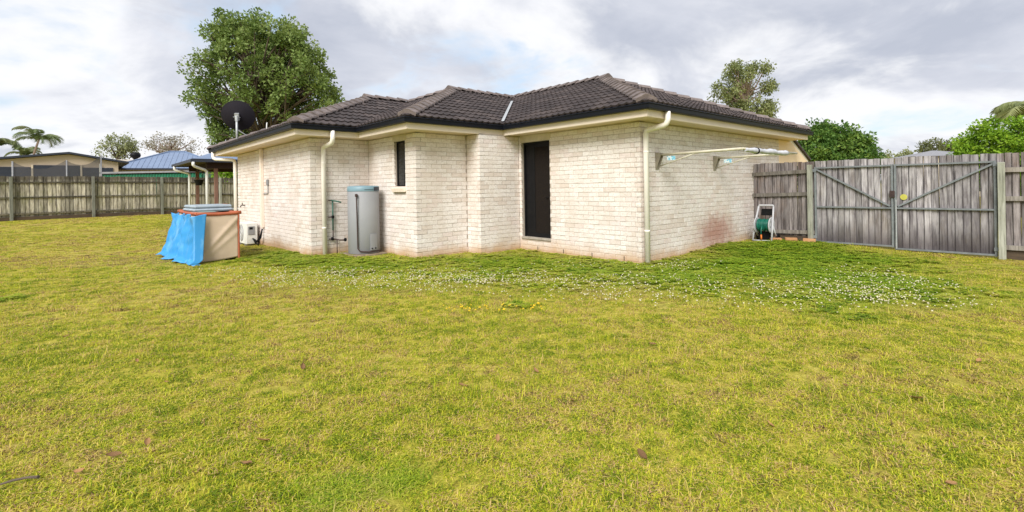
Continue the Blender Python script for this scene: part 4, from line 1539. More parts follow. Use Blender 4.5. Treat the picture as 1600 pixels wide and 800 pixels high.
def side_fence(p, q_, label, posts, top=1.79):
    L, ang = run_axes(p, q_)
    zb_ = float(gz(*p))
    th_ = thing('side_fence', label, 'fence', (p[0], p[1], zb_), ang)
    n2 = L
    palings(th_, p, q_, 0.01, L - 0.01, 0.088, 0.093, top - 0.17, 0.17, M['fence_r'], jit=0.004, flat=True)
    dirv = (np.array(q_) - np.array(p)) / L
    for hgt in (0.20, 1.02, 1.50):
        n_ = max(1, int(L / 2.4))
        for i in range(n_):
            s0, s1 = 0.0 + L * i / n_ + 0.004, L * (i + 1) / n_ - 0.004
            a_, b_ = [float(gz(*(np.array(p) + dirv * s_))) - zb_ for s_ in (s0, s1)]
            MB().bar((s0, -0.032, a_ + hgt), (s1, -0.032, b_ + hgt), 0.078, 0.04, (0, 1, 0)).build('rail', M['rail_r'], th_)
    for i in range(max(1, int(L / 2.4))):
        n_ = max(1, int(L / 2.4))
        s0, s1 = L * i / n_ + 0.004, L * (i + 1) / n_ - 0.004
        MB().bar((s0, 0.005, 0.06), (s1, 0.005, 0.04), 0.20, 0.035, (0, 1, 0)).build('plinth_board', M['sleeper'], th_)
    for s_ in posts:
        c_ = np.array(p) + dirv * s_
        dz = float(gz(*c_)) - zb_
        MB().box(s_ - 0.045, s_ + 0.045, -0.125, -0.054, dz - 0.2, dz + top - 0.16).build('post', M['post'], th_, bevel=0.006)
    return th_


LS = np.linalg.norm(G0 - W0)
side_fence(W0, G0, 'short grey paling fence between the brick wall and the gate', [LS - 0.06])
side_fence(G1 - (G1 - G0) / np.linalg.norm(G1 - G0) * 0.028, RF1, 'grey paling fence going on past the right post of the gate', [0.055, 2.6, 5.0])


def gate_leaf(p, q_, hinge_left, label):
    L, ang = run_axes(p, q_)
    zb_ = (float(gz(*p)) + float(gz(*q_))) / 2
    tilt = math.atan2(float(gz(*q_)) - float(gz(*p)), L)
    zb_ = zb_ + 0.02
    th_ = thing('gate_leaf', label, 'gate', (p[0], p[1], zb_), ang, 'double gate leaves')
    s_ = 0.033
    x0, x1 = 0.004, L - 0.004
    zt, zm = 1.645 - zb_, 0.83 - zb_
    for x in (x0 + s_ / 2, x1 - s_ / 2):
        MB().box(x - s_ / 2, x + s_ / 2, -0.05, -0.008, 0.0, zt + 0.02).build('frame_upright', M['gate_steel'], th_)
    for z in (0.022, zm, zt):
        MB().box(x0 + s_ + 0.001, x1 - s_ - 0.001, -0.047, -0.010, z - 0.0145, z + 0.0145).build('frame_rail', M['gate_steel'], th_)
    a_, b_ = ((x0 + s_, zt - 0.03), (x1 - s_ - 0.02, zm + 0.035)) if hinge_left else ((x1 - s_, zt - 0.03), (x0 + s_ + 0.02, zm + 0.035))
    MB().bar((a_[0], -0.030, a_[1]), (b_[0], -0.030, b_[1]), 0.030, 0.030, (0, 1, 0)).build('brace', M['gate_steel'], th_)
    n_ = 13
    st_ = (x1 - x0) / n_
    cache = {}
    for i in range(n_):
        k = rf.randrange(9)
        if k not in cache:
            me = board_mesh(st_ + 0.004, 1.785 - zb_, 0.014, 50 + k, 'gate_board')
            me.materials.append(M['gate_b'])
            cache[k] = me
        o = link('gate_board', cache[k], th_)
        o.location = (x0 + (i + 0.5) * st_, 0.004 + (0.0155 if i % 2 else 0) + rf.uniform(-0.001, 0.001), 0.006 + rf.uniform(-0.004, 0.004))
        o.rotation_euler = (0, rf.uniform(-0.006, 0.006), 0)
    hx = x0 - 0.01 if hinge_left else x1 + 0.01
    for z in (0.12, zt - 0.05):
        MB().box(hx - 0.05, hx + 0.05, -0.062, -0.051, z - 0.03, z + 0.03).build('hinge', M['gate_steel'], th_)
    return th_, L


GM = G0 + (G1 - G0) * 0.485
gd = (G1 - G0) / np.linalg.norm(G1 - G0)
gl, L1 = gate_leaf(G0 + gd * 0.002, GM - gd * 0.003, True, 'left timber gate leaf with brace falling to the right, beside the short fence')
gr, L2 = gate_leaf(GM + gd * 0.003, G1 - gd * 0.03, False, 'right timber gate leaf with brace rising to the right and a yellow disc')
MB().box(L1 - 0.06, L1 + 0.02, -0.075, -0.052, 0.95, 1.08).build('latch', M['copper'], gl, bevel=0.004)
MB().tube([(0.03, -0.062, 0.02), (0.03, -0.062, 0.95)], 0.010, 8).build('drop_bolt', M['zinc'], gr)
MB().lathe([(0.055, 0), (0.055, 0.004)], 20, Matrix.Translation((0.14, -0.009, 1.00)) @ Matrix.Rotation(PI / 2, 4, 'X')).build('round_disc', M['yellow'], gr)

# ------------------------------------------------------------------ patio at the far end of the house
pt = thing('patio_roof', 'open patio with dark eaves on brown posts behind the left end of the house', 'patio', (P0[0], P0[1], 0), TH)
PU, PV0, PV1, PZ = -4.10, 15.75, 20.25, 2.52
vs = [(PU, PV0, PZ + 0.03), (PU, PV1, PZ + 0.03), (3.0, PV1, PZ + 0.03), (3.0, PV0, PZ + 0.03), (PU + 2.2, PV0 + 2.2, PZ + 0.85), (PU + 2.2, PV1 - 2.2, PZ + 0.85), (3.0, PV0 + 2.2, PZ + 0.85), (3.0, PV1 - 2.2, PZ + 0.85)]
MB().add(vs, [(0, 4, 5, 1), (0, 3, 6, 4), (1, 5, 7, 2), (4, 6, 7, 5), (0, 1, 2, 3)]).build('roof', M['bluesteel'], pt)
MB().box(PU - 0.05, PU + 0.02, PV0 - 0.05, PV1 + 0.05, PZ - 0.09, PZ + 0.012).box(PU + 0.021, 2.9, PV0 - 0.05, PV0 + 0.02, PZ - 0.09, PZ + 0.012).box(PU + 0.021, 2.9, PV1 - 0.02, PV1 + 0.05, PZ - 0.09, PZ + 0.012).build('gutter', M['navy'], pt)
MB().box(PU + 0.74, PU + 0.86, PV0 + 0.43, PV1 - 0.51, PZ - 0.30, PZ - 0.06).build('beam', M['darkbeam'], pt)
MB().box(PU + 0.5, 2.9, PV0 + 0.30, PV0 + 0.42, PZ - 0.30, PZ - 0.06).build('beam', M['darkbeam'], pt)
MB().box(PU + 0.5, 2.9, PV1 - 0.50, PV1 - 0.38, PZ - 0.30, PZ - 0.06).build('beam', M['darkbeam'], pt)
MB().box(PU + 0.02, 2.9, PV0 + 0.02, PV1 - 0.02, PZ - 0.055, PZ - 0.035).build('ceiling', M['darkbeam'], pt)
for (v_, u_) in ((19.81, PU + 0.80), (16.11, PU + 0.80), (19.81, 1.0), (16.11, 1.0)):
    MB().box(u_ - 0.06, u_ + 0.06, v_ - 0.06, v_ + 0.06, -0.1, PZ - 0.30).build('post', M['post_brown'], pt, bevel=0.008)
for (v_, dv) in ((19.7, 0.0), (PV0 - 0.02, 0.33)):
    u0 = PU - 0.02 if dv == 0 else PU + 0.03
    MB().tube([(u0, v_, PZ - 0.09), (u0, v_, PZ - 0.20), (u0 + 0.05, v_ + dv * 0.1, PZ - 0.25), (PU + 0.44, v_ + dv * 0.9, PZ - 0.36), (PU + 0.5, v_ + dv, PZ - 0.42), (PU + 0.5, v_ + dv, PZ - 0.50), (PU + 0.5, v_ + dv, -0.1)], 0.05, 10).build('downpipe', M['white'], pt, smooth=True)
pslab = MB().box(PU + 0.35, 2.9, PV0 + 0.1, PV1 - 0.2, -0.15, 0.03).build('patio_slab', M['concrete'], None)
pslab.location, pslab.rotation_euler = (P0[0], P0[1], 0), (0, 0, TH)
tag(pslab, 'concrete slab under the patio roof', 'slab', kind='structure')
q = hw(-3.55, 17.9)
hb = thing('hanging_basket', 'dark hanging pot under the patio roof edge', 'hanging pot', (q[0], q[1], PZ - 0.9), 0)
MB().lathe([(0.10, 0), (0.17, 0.20), (0.18, 0.22), (0.02, 0.22)], 14).build('pot', M['black'], hb)
for k in range(3):
    MB().tube([(0.16 * math.cos(k * 2.1), 0.16 * math.sin(k * 2.1), 0.22), (0, 0, 0.62)], 0.006, 5).build('chain', M['black'], hb)
MB().tube([(0, 0, 0.62), (0, 0, 0.86)], 0.006, 5).build('hook', M['black'], hb)
# garden table with red cloth in the patio
q = hw(-3.35, 14.6)
tbp = thing('patio_table', 'small pale topped table by the patio holding a red bowl', 'table', (q[0], q[1], 0.03), TH)
MB().box(-0.5, 0.5, -0.45, 0.45, 0.70, 0.74).build('table_top', M['plastic_pale'], tbp)
for (x, y) in ((-0.44, -0.4), (0.44, -0.4), (-0.44, 0.4), (0.44, 0.4)):
    MB().tube([(x, y, 0), (x, y, 0.70)], 0.022, 8).build('leg', M['black'], tbp)
rcv = MB().lathe([(0.16, 0), (0.22, 0.04), (0.20, 0.12), (0.08, 0.16)], 14).build('red_bowl', M['red_trim'], None, smooth=True)
rcv.location = (q[0], q[1], 0.772)
tag(rcv, 'red bowl standing on the small pale table by the patio', 'bowl')
# ------------------------------------------------------------------ neighbours beyond the fences


def net_mat():
    m = bpy.data.materials.new('shade_cloth')
    m.use_nodes = True
    t = NT(m.node_tree)
    d = t.n('ShaderNodeBsdfDiffuse')
    d.inputs[0].default_value = (0.16, 0.155, 0.17, 1)
    tr = t.n('ShaderNodeBsdfTransparent')
    mx = t.n('ShaderNodeMixShader')
    mx.inputs[0].default_value = 0.62
    t.l(tr.outputs[0], mx.inputs[1])
    t.l(d.outputs[0], mx.inputs[2])
    o = t.n('ShaderNodeOutputMaterial')
    t.l(mx.outputs[0], o.inputs[0])
    return m


M['net'] = net_mat()
# beige gabled shed, gable wall parallel to the fence
S0 = np.array([-30.62, 34.0])
sa = math.atan2(B2[1], B2[0])
shed = thing('garden_shed', 'long beige shed with low gable and dark navy doors behind the left fence', 'shed', (S0[0], S0[1], 0), sa)
APX, SLW, SRW = 4.14, -8.5, 2.9
zl_, zr_ = APX + SLW * 0.135, APX - SRW * 0.19
Mgf = Matrix(((1, 0, 0, 0), (0, 0, 1, 0), (0, 1, 0, 0), (0, 0, 0, 1)))
MB().prism([(SLW, -0.3), (SRW - 0.25, -0.3), (SRW - 0.25, zr_ + 0.02), (0, APX - 0.03), (SLW, zl_ - 0.03)], 9.0, Mgf).build('wall', M['shedwall'], shed)
rb_ = MB()
for (xa, za, xb, zb2) in ((SLW - 0.3, zl_ - 0.04, 0, APX), (0, APX, SRW + 0.35, zr_ - 0.06)):
    vs = [(xa, -0.35, za), (xb, -0.35, zb2), (xb, 9.2, zb2), (xa, 9.2, za)]
    vs += [(x, y, z + 0.13) for x, y, z in vs]
    rb_.add(vs, [(0, 1, 2, 3), (4, 7, 6, 5), (0, 4, 5, 1), (1, 5, 6, 2), (2, 6, 7, 3), (3, 7, 4, 0)])
rb_.build('roof', M['navy'], shed)
for (x0, x1) in ((-7.8, -1.90), (-1.78, 0.56), (0.68, 2.35)):
    d_ = MB().box(x0, x1, -0.06, -0.002, 0.0, 3.34 if -2 < x0 < 0 else 3.2)
    dd = d_.build('roller_door', M['navy'], shed)
    mb = MB()
    for k in range(12):
        mb.box(x0, x1, -0.072, -0.0605, 0.2 + k * 0.26, 0.23 + k * 0.26)
    mb.build('ridge_rib', M['navy'], dd)
for x in (-1.895, 0.565):
    MB().box(x + 0.005, x + 0.10, -0.09, -0.003, 0, 3.36).build('door_post', M['creamwall'], shed)
MB().tube([(1.62, -0.12, 0), (1.62, -0.12, zr_ - 0.1)], 0.04, 8).build('downpipe', M['white'], shed)
# shade netting on three poles
nt = thing('netting_screen', 'sagging dark grey netting strung between thin poles behind the left fence', 'netting', (-25.0, 24.6, 0), 0)
PN = [(0, 0, 3.05), (0.9, 2.0, 3.20), (1.35, 3.7, 3.55)]
for (x, y, z) in PN:
    MB().tube([(x, y, 0), (x, y, z)], 0.035, 8).build('pole', M['plastic_grey'], nt, smooth=True)
for (a_, b_, sag) in ((PN[0], PN[1], 0.42), (PN[1], PN[2], 0.38)):
    def netf(s_, t, a_=a_, b_=b_, sag=sag):
        p_ = Vector(a_).lerp(Vector(b_), s_)
        top = p_.z - sag * 4 * s_ * (1 - s_)
        return (p_.x, p_.y + 0.05 * math.sin(9 * s_ + 3 * t), 0.7 + (top - 0.7) * t)
    vs = [netf(i / 12, j / 6) for j in range(7) for i in range(13)]
    MB().add(vs, [(j * 13 + i, j * 13 + i + 1, j * 13 + i + 14, j * 13 + i + 13) for j in range(6) for i in range(12)]).build('net', M['net'], nt, smooth=True)
# blue hip roofed neighbour
nb = thing('neighbour_house', 'cream house with a blue steel hip roof beyond the left fence', 'house', (-31.6, 46.5, 0), sa - 0.25)
Lx, Ly, ze, za = 4.6, 4.2, 3.45, 5.2
MB().box(-Lx + 0.5, Lx - 0.5, -Ly + 0.5, Ly - 0.5, -0.3, ze - 0.02).build('wall', M['creamwall'], nb)
vs = [(-Lx, -Ly, ze), (Lx, -Ly, ze), (Lx, Ly, ze), (-Lx, Ly, ze), (-0.6, 0, za), (0.6, 0, za)]
rf_ = MB().add(vs, [(0, 1, 5, 4), (1, 2, 5), (2, 3, 4, 5), (3, 0, 4), (0, 3, 2, 1)]).build('roof', M['bluesteel'], nb)
mb = MB()
for (p_, q_) in ((vs[0], vs[4]), (vs[1], vs[5]), (vs[4], vs[5])):
    mb.tube([Vector(p_) + Vector((0, 0, 0.02)), Vector(q_) + Vector((0, 0, 0.02))], 0.07, 6)
mb.build('ridge_capping', M['bluesteel'], rf_)
sh = MB()
for k in range(24):
    x = -Lx + 0.38 * (k + 0.5)
    tpt = min(1, (Lx - abs(x)) / (Lx - 0.6))
    sh.bar((x, -Ly, ze + 0.012), (x, -Ly + Ly * tpt, ze + (za - ze) * tpt + 0.012), 0.035, 0.03, (0, 0, 1))
sh.build('roof_rib', M['bluesteel'], rf_)
MB().box(-Lx - 0.05, Lx + 0.05, -Ly - 0.06, -Ly - 0.001, ze - 0.12, ze + 0.02).box(-Lx - 0.06, -Lx - 0.001, -Ly, Ly, ze - 0.12, ze + 0.02).build('gutter', M['navy'], nb)
for (x0, x1) in ((-3.4, -1.6), (0.2, 2.4)):
    wf = MB().box(x0, x1, -Ly + 0.44, -Ly + 0.499, 1.2, 2.9).build('window', M['white'], nb)
    MB().box(x0 + 0.08, x1 - 0.08, -Ly + 0.43, -Ly + 0.4395, 1.28, 2.82).build('pane', M['glass'], wf)
# second wing with the ventilator
nb2 = thing('neighbour_carport', 'pale roofed carport with a black turbine ventilator beyond the shed', 'carport', (-36.6, 46.0, 0), sa - 0.25)
MB().box(-2.2, 2.2, -3, 3, 4.20, 4.36).build('roof', M['creamwall'], nb2)
for (x, y) in ((-2, -2.8), (2, -2.8), (-2, 2.8), (2, 2.8)):
    MB().box(x - 0.08, x + 0.08, y - 0.08, y + 0.08, -0.2, 4.19).build('post', M['creamwall'], nb2)
MB().lathe([(0.16, 4.37), (0.16, 4.50), (0.36, 4.62), (0.42, 4.82), (0.34, 5.0), (0.10, 5.08)], 16, Matrix.Translation((1.5, -2.2, 0))).build('ventilator', M['black'], nb2, smooth=True)
# green corrugated tank shed just behind the fence
gs = thing('green_shed', 'low green corrugated steel shed with pale roof edge behind the left fence', 'shed', (-25.3, 30.4, 0), math.atan2(0.95, 5.34))
LG = 5.6
vs, fs = [], []
nn_ = 141
for i in range(nn_):
    x = LG * i / (nn_ - 1)
    y = 0.03 * math.sin(i * PI / 2)
    vs += [(x, y, -0.1), (x, y, 2.52 + 0.05 * x / LG)]
for i in range(nn_ - 1):
    fs.append((2 * i, 2 * i + 2, 2 * i + 3, 2 * i + 1))
MB().add(vs, fs).build('corrugated_wall', M['greensteel'], gs)
MB().box(-0.1, LG + 0.1, -0.12, 2.4, 2.58, 2.69, Matrix.Rotation(R(-0.5), 4, 'Y')).build('roof', M['roofgrey'], gs)
MB().box(0, LG, 2.2, 2.3, -0.1, 2.55).box(-0.05, -0.001, 0.06, 2.19, -0.1, 2.55).box(LG + 0.001, LG + 0.05, 0.06, 2.19, -0.1, 2.55).build('side_wall', M['greensteel'], gs)
# grey roof and pole far beyond the gate
fr = thing('far_house', 'far house with pale grey hip roof just above the gate top', 'house', (35.2, 41, 0), -0.3)
vs = [(-2.6, -2.6, 3.25), (2.6, -2.6, 3.25), (2.6, 2.6, 3.25), (-2.6, 2.6, 3.25), (-0.1, 0, 3.80), (0.1, 0, 3.80)]
MB().add(vs, [(0, 1, 5, 4), (1, 2, 5), (2, 3, 4, 5), (3, 0, 4), (0, 3, 2, 1)]).build('roof', M['roofgrey'], fr)
MB().box(-2.3, 2.3, -2.3, 2.3, -0.2, 3.24).build('wall', M['creamwall'], fr)
pp_ = MB().tube([(0, 0, 0), (0, 0, 4.9)], [0.10, 0.07], 8)
pp_.box(-0.5, 0.5, -0.05, 0.05, 4.55, 4.65)
po = pp_.build('power_pole', M['gumbark'], None)
po.location = (41.5, 45, 0)
tag(po, 'thin grey pole with a short crossarm beyond the right gate', 'pole')

# ------------------------------------------------------------------ trees


def tree(name, label, cat, base, lobes, nclump, nleaf, leaf, clump_r, mleaf, mbark, seed, trunk_r=0.22, fork=0.35, droop=0.0, group=None, shell=0.45, limb=0.6, flat=1.0, sides=7):
    """trunk with limbs to every clump, and a crown of small leaves gathered in clumps.
    lobes: (dx, dy, z, rx, ry, rz, weight) about the base"""
    r_ = np.random.RandomState(seed)
    root = thing(name, label, cat, base, 0, group)
    wts = np.array([l[6] for l in lobes], float)
    wts /= wts.sum()
    cs = []
    for i in range(nclump):
        l = lobes[r_.choice(len(lobes), p=wts)]
        d = r_.normal(size=3)
        d /= np.linalg.norm(d)
        rad = shell + (1 - shell) * r_.rand() ** 0.6
        cs.append(np.array([l[0] + d[0] * l[3] * rad, l[1] + d[1] * l[4] * rad, l[2] + d[2] * l[5] * rad]))
    cs = np.array(cs)
    zlo, zhi = cs[:, 2].min(), cs[:, 2].max()
    # limbs
    mb = MB()
    zf = zlo * 0.8 + 0.15 * (zhi - zlo)
    cx, cy = lobes[0][0], lobes[0][1]
    trunk = [Vector((0, 0, -0.3)), Vector((cx * 0.15, cy * 0.15, zf * 0.5)), Vector((cx * 0.4, cy * 0.4, zf)), Vector((cx * 0.8, cy * 0.8, zf + (zhi - zf) * 0.35)), Vector((cx, cy, zf + (zhi - zf) * 0.72))]
    mb.tube(trunk, [trunk_r * 1.25, trunk_r, trunk_r * 0.85, trunk_r * 0.5, trunk_r * 0.15], 10)
    order = r_.permutation(nclump)[:int(nclump * limb)]
    for i in order:
        c = Vector(cs[i])
        t = 0.25 + 0.6 * r_.rand()
        k = 2 + t * 2
        a_ = trunk[int(k)].lerp(trunk[min(4, int(k) + 1)], k - int(k))
        if a_.z > c.z - 0.1:
            a_ = trunk[2].lerp(trunk[3], 0.2 * r_.rand())
        mid = a_.lerp(c, 0.5) + Vector((0, 0, -0.06 * (c - a_).length)) + Vector(r_.normal(size=3) * 0.06 * (c - a_).length)
        rr_ = trunk_r * (0.30 + 0.12 * r_.rand())
        mb.tube([a_, a_.lerp(mid, 0.5) + Vector(r_.normal(size=3) * 0.03), mid, c], [rr_, rr_ * 0.8, rr_ * 0.55, rr_ * 0.2], 5, False)
    mb.build('trunk', mbark, root, smooth=True)
    # leaves
    n_ = nclump * nleaf
    ci = np.repeat(np.arange(nclump), nleaf)
    csz = clump_r * (0.65 + 0.7 * r_.rand(nclump))
    off = r_.normal(size=(n_, 3))
    off /= np.linalg.norm(off, axis=1)[:, None]
    off *= (r_.rand(n_) ** 0.55)[:, None] * csz[ci][:, None]
    off[:, 2] *= flat
    P = cs[ci] + off
    P[:, 2] -= droop * (off[:, 0] ** 2 + off[:, 1] ** 2) ** 0.5
    # leaf axes: roughly outward, drooping
    ax = off / (np.linalg.norm(off, axis=1)[:, None] + 1e-6) * 0.7 + r_.normal(size=(n_, 3)) * 0.6
    ax[:, 2] -= droop * 1.2
    ax /= np.linalg.norm(ax, axis=1)[:, None]
    up = r_.normal(size=(n_, 3)) * 0.7 + np.array([0, 0, 1.0])
    sd_ = np.cross(ax, up)
    sd_ /= np.linalg.norm(sd_, axis=1)[:, None] + 1e-6
    nr = np.cross(sd_, ax)
    L = leaf * (0.6 + 0.8 * r_.rand(n_))[:, None]
    W_ = L * 0.30
    v0 = P
    v1 = P + ax * L * 0.5 + sd_ * W_ + nr * L * 0.08
    v2 = P + ax * L
    v3 = P + ax * L * 0.5 - sd_ * W_ + nr * L * 0.08
    V = np.stack([v0, v1, v2, v3], 1).reshape(-1, 3)
    F = np.arange(n_ * 4).reshape(-1, 4)
    ctint = r_.rand(nclump)
    tint = np.clip(0.25 + 0.38 * ctint[ci] + 0.32 * (r_.rand(n_) - 0.5) + 0.12, 0, 1)
    tint = np.where(r_.rand(n_) < 0.05, 1.0, tint)
    link('crown', fast_mesh('crown', V, F, mleaf, np.repeat(tint, 4)), root)
    return root


tree('leafy_tree', 'large round leafy green tree standing behind the house and satellite dish', 'tree', (-17.2, 34, 0),
     [(0.2, 0, 9.0, 4.75, 4.2, 4.2, 6), (-0.9, -0.3, 11.9, 2.5, 2.3, 1.7, 1.7), (2.1, 0, 11.0, 2.2, 2.2, 2.0, 1.7), (-2.4, 0, 7.6, 2.3, 2.3, 2.2, 1.4), (3.1, 0, 7.9, 2.3, 2.3, 2.3, 1.4), (-2.2, 0, 5.2, 1.7, 1.7, 1.2, 0.7)],
     330, 140, 0.20, 0.55, M['lf_big'], M['bark'], 3, 0.36, limb=0.9, shell=0.42)
tree('gum_tree', 'tall gum tree with airy drooping crown showing above the right roof slope', 'tree', (20.1, 42, 0),
     [(0, 0, 9.5, 2.55, 2.2, 2.6, 5), (-0.3, 0, 7.0, 2.5, 2.0, 1.2, 1.6), (1.5, 0, 7.1, 1.0, 1.0, 0.9, 0.9), (0.2, 0, 11.2, 1.3, 1.2, 0.95, 0.9)],
     100, 130, 0.19, 0.52, M['lf_gum'], M['gumbark'], 5, 0.24, droop=0.45, shell=0.4, limb=0.8)
tree('dense_tree', 'dense dark green tree behind the fence beside the porch gable', 'tree', (15.7, 24.2, 0),
     [(0, 0, 2.4, 2.0, 1.7, 1.7, 4), (-1.2, 0, 2.9, 1.1, 1.0, 0.95, 1.2), (-0.2, 0.1, 3.5, 1.0, 0.9, 0.70, 1.2), (0.9, 0, 3.0, 0.9, 0.9, 0.75, 1), (1.7, 0, 2.1, 0.8, 0.8, 0.75, 0.8)],
     170, 150, 0.145, 0.40, M['lf_dense'], M['bark'], 7, 0.15, shell=0.55, limb=0.4)
tree('bright_tree', 'bright yellow green rounded tree behind the fence at the right picture edge', 'tree', (17.8, 17.3, 0),
     [(0, 0, 2.1, 2.0, 1.7, 1.45, 4), (-0.6, 0, 2.7, 1.2, 1.0, 0.75, 1.6), (0.9, 0, 2.6, 1.2, 1.0, 0.8, 1), (-1.4, 0, 1.8, 0.7, 0.7, 0.7, 1)],
     190, 150, 0.105, 0.34, M['lf_bright'], M['bark'], 9, 0.14, shell=0.6, limb=0.3, flat=0.6, droop=0.25)
tree('bare_tree', 'thin greyish nearly bare tree beyond the blue roofed house', 'tree', (-38.0, 55, 0),
     [(0, 0, 6.4, 3.3, 2.4, 1.3, 3), (-1.8, 0, 6.9, 1.3, 1.2, 0.9, 1), (1.2, 0, 7.1, 1.5, 1.2, 0.8, 1)],
     75, 20, 0.20, 0.50, M['lf_grey'], M['gumbark'], 13, 0.20, shell=0.3, limb=1.0)
tree('sparse_tree', 'small hazy green tree beyond the shed roof left of the bare tree', 'tree', (-40.1, 50, 0),
     [(0, 0, 6.0, 2.0, 1.6, 1.1, 3), (1.1, 0, 6.3, 0.9, 0.9, 0.9, 1)],
     60, 36, 0.20, 0.48, M['lf_far'], M['bark'], 15, 0.16, shell=0.4, limb=0.7)
tree('olive_tree', 'brownish olive tree far beyond the gate beside the bright green tree', 'tree', (52.8, 60, 0),
     [(0, 0, 5.0, 2.9, 2.0, 1.3, 3), (1.6, 0, 5.5, 1.5, 1.2, 0.9, 1), (-1.4, 0, 5.3, 1.3, 1.2, 0.8, 1), (3.6, 0, 5.6, 1.6, 1.2, 0.9, 1)],
     80, 55, 0.25, 0.55, M['lf_olive'], M['bark'], 17, 0.2, shell=0.4, limb=0.7)
for i, (x, y, s_, sd2, lb) in enumerate(((55.4, 70, 1.0, 19, 'far low yellow green treetop between the dense tree and the olive tree'), (50.0, 70, 0.8, 23, 'far low treetop next to the dense dark green tree'))):
    tree('far_tree', lb, 'tree', (x, y, 0), [(0, 0, 4.3, 2.9 * s_, 2, 1.15 * s_, 1)], 40, 55, 0.28, 0.6, M['lf_far'], M['bark'], sd2, 0.15, limb=0.5)
tree('garden_shrub', 'yellow green shrub beyond the fence seen through the patio', 'shrub', (-16.9, 29.6, 0),
     [(0, 0, 1.9, 1.3, 1.0, 1.0, 2), (0.5, 0, 2.3, 0.7, 0.7, 0.6, 1)], 50, 60, 0.18, 0.38, M['lf_bright'], M['bark'], 25, 0.08, limb=0.4)


def palm(label, base, height, lean, nfr, flen, seed, mleaf=None, group='palms beyond the left fence', name='palm_tree'):
    r_ = random.Random(seed)
    root = thing(name, label, 'palm tree', base, r_.uniform(0, 6), group)
    pts_ = [Vector((lean[0] * t * t, lean[1] * t * t, height * t - 0.2)) for t in np.linspace(0, 1, 7)]
    MB().tube(pts_, [0.13 - 0.05 * t for t in np.linspace(0, 1, 7)], 9).build('trunk', M['gumbark'], root, smooth=True)
    top = pts_[-1]
    for k in range(nfr):
        az = 2 * PI * k / nfr + r_.uniform(-0.25, 0.25)
        el = R(r_.uniform(45, 85)) if k % 3 else R(r_.uniform(25, 50))
        L = flen * r_.uniform(0.8, 1.15)
        d = Vector((math.cos(az), math.sin(az), 0))
        spine = []
        n_ = 14
        p_ = top.copy()
        e_ = el
        for i in range(n_ + 1):
            spine.append(p_.copy())
            p_ = p_ + (d * math.cos(e_) + Vector((0, 0, math.sin(e_)))) * (L / n_)
            e_ -= R(9.5) * (0.6 + i / n_)
        V, F, TN = [], [], []
        side = Vector((-math.sin(az), math.cos(az), 0))
        tv = r_.random()
        for i in range(1, n_ + 1):
            dirn = (spine[i] - spine[i - 1]).normalized()
            for sub in range(3):
                q0_ = spine[i - 1].lerp(spine[i], sub / 3)
                t = (i - 1 + sub / 3) / n_
                ll = L * 0.30 * math.sin(PI * min(1, 0.12 + t * 0.88)) ** 0.7 + 0.08
                for sg in (-1, 1):
                    tip = q0_ + side * sg * ll * 0.75 + dirn * ll * 0.55 + Vector((0, 0, -ll * r_.uniform(0.25, 0.6)))
                    w_ = dirn * 0.028
                    b0 = len(V)
                    V += [q0_ - w_, q0_ + w_, q0_.lerp(tip, 0.6) + w_ * 0.9 + Vector((0, 0, 0.04)), tip]
                    F.append((b0, b0 + 1, b0 + 2, b0 + 3))
                    TN += [min(1, max(0, tv * 0.6 + r_.uniform(0, 0.4)))] * 4
        for i in range(n_):
            w0 = side * (0.03 * (1 - i / n_) + 0.006)
            b0 = len(V)
            V += [spine[i] - w0, spine[i] + w0, spine[i + 1] + w0 * 0.8, spine[i + 1] - w0 * 0.8]
            F.append((b0, b0 + 1, b0 + 2, b0 + 3))
            TN += [0.9] * 4
        link('frond', fast_mesh('frond', np.array([tuple(v) for v in V]), F, mleaf or M['lf_palm'], TN), root)
    return root


palm('leaning palm with arching fronds behind the beige shed, right one of the group', (-44.6, 45.0, 0), 6.7, (1.1, 0.2), 10, 2.3, 31)
palm('palm cut by the left picture edge behind the beige shed', (-47.3, 45.5, 0), 6.2, (0.2, 0.1), 10, 2.2, 33)
palm('thin low palm between the two larger palms behind the shed', (-45.6, 45.8, 0), 5.3, (-0.2, 0.1), 8, 1.7, 37)
palm('grey green palm with drooping fronds rising behind the bright green tree', (21.6, 20.0, 0), 4.1, (0.1, 0.0), 14, 2.2, 41, M['lf_gum'], None)

# ------------------------------------------------------------------ lawn
tufts = bpy.data.collections.new('tuft_meshes')


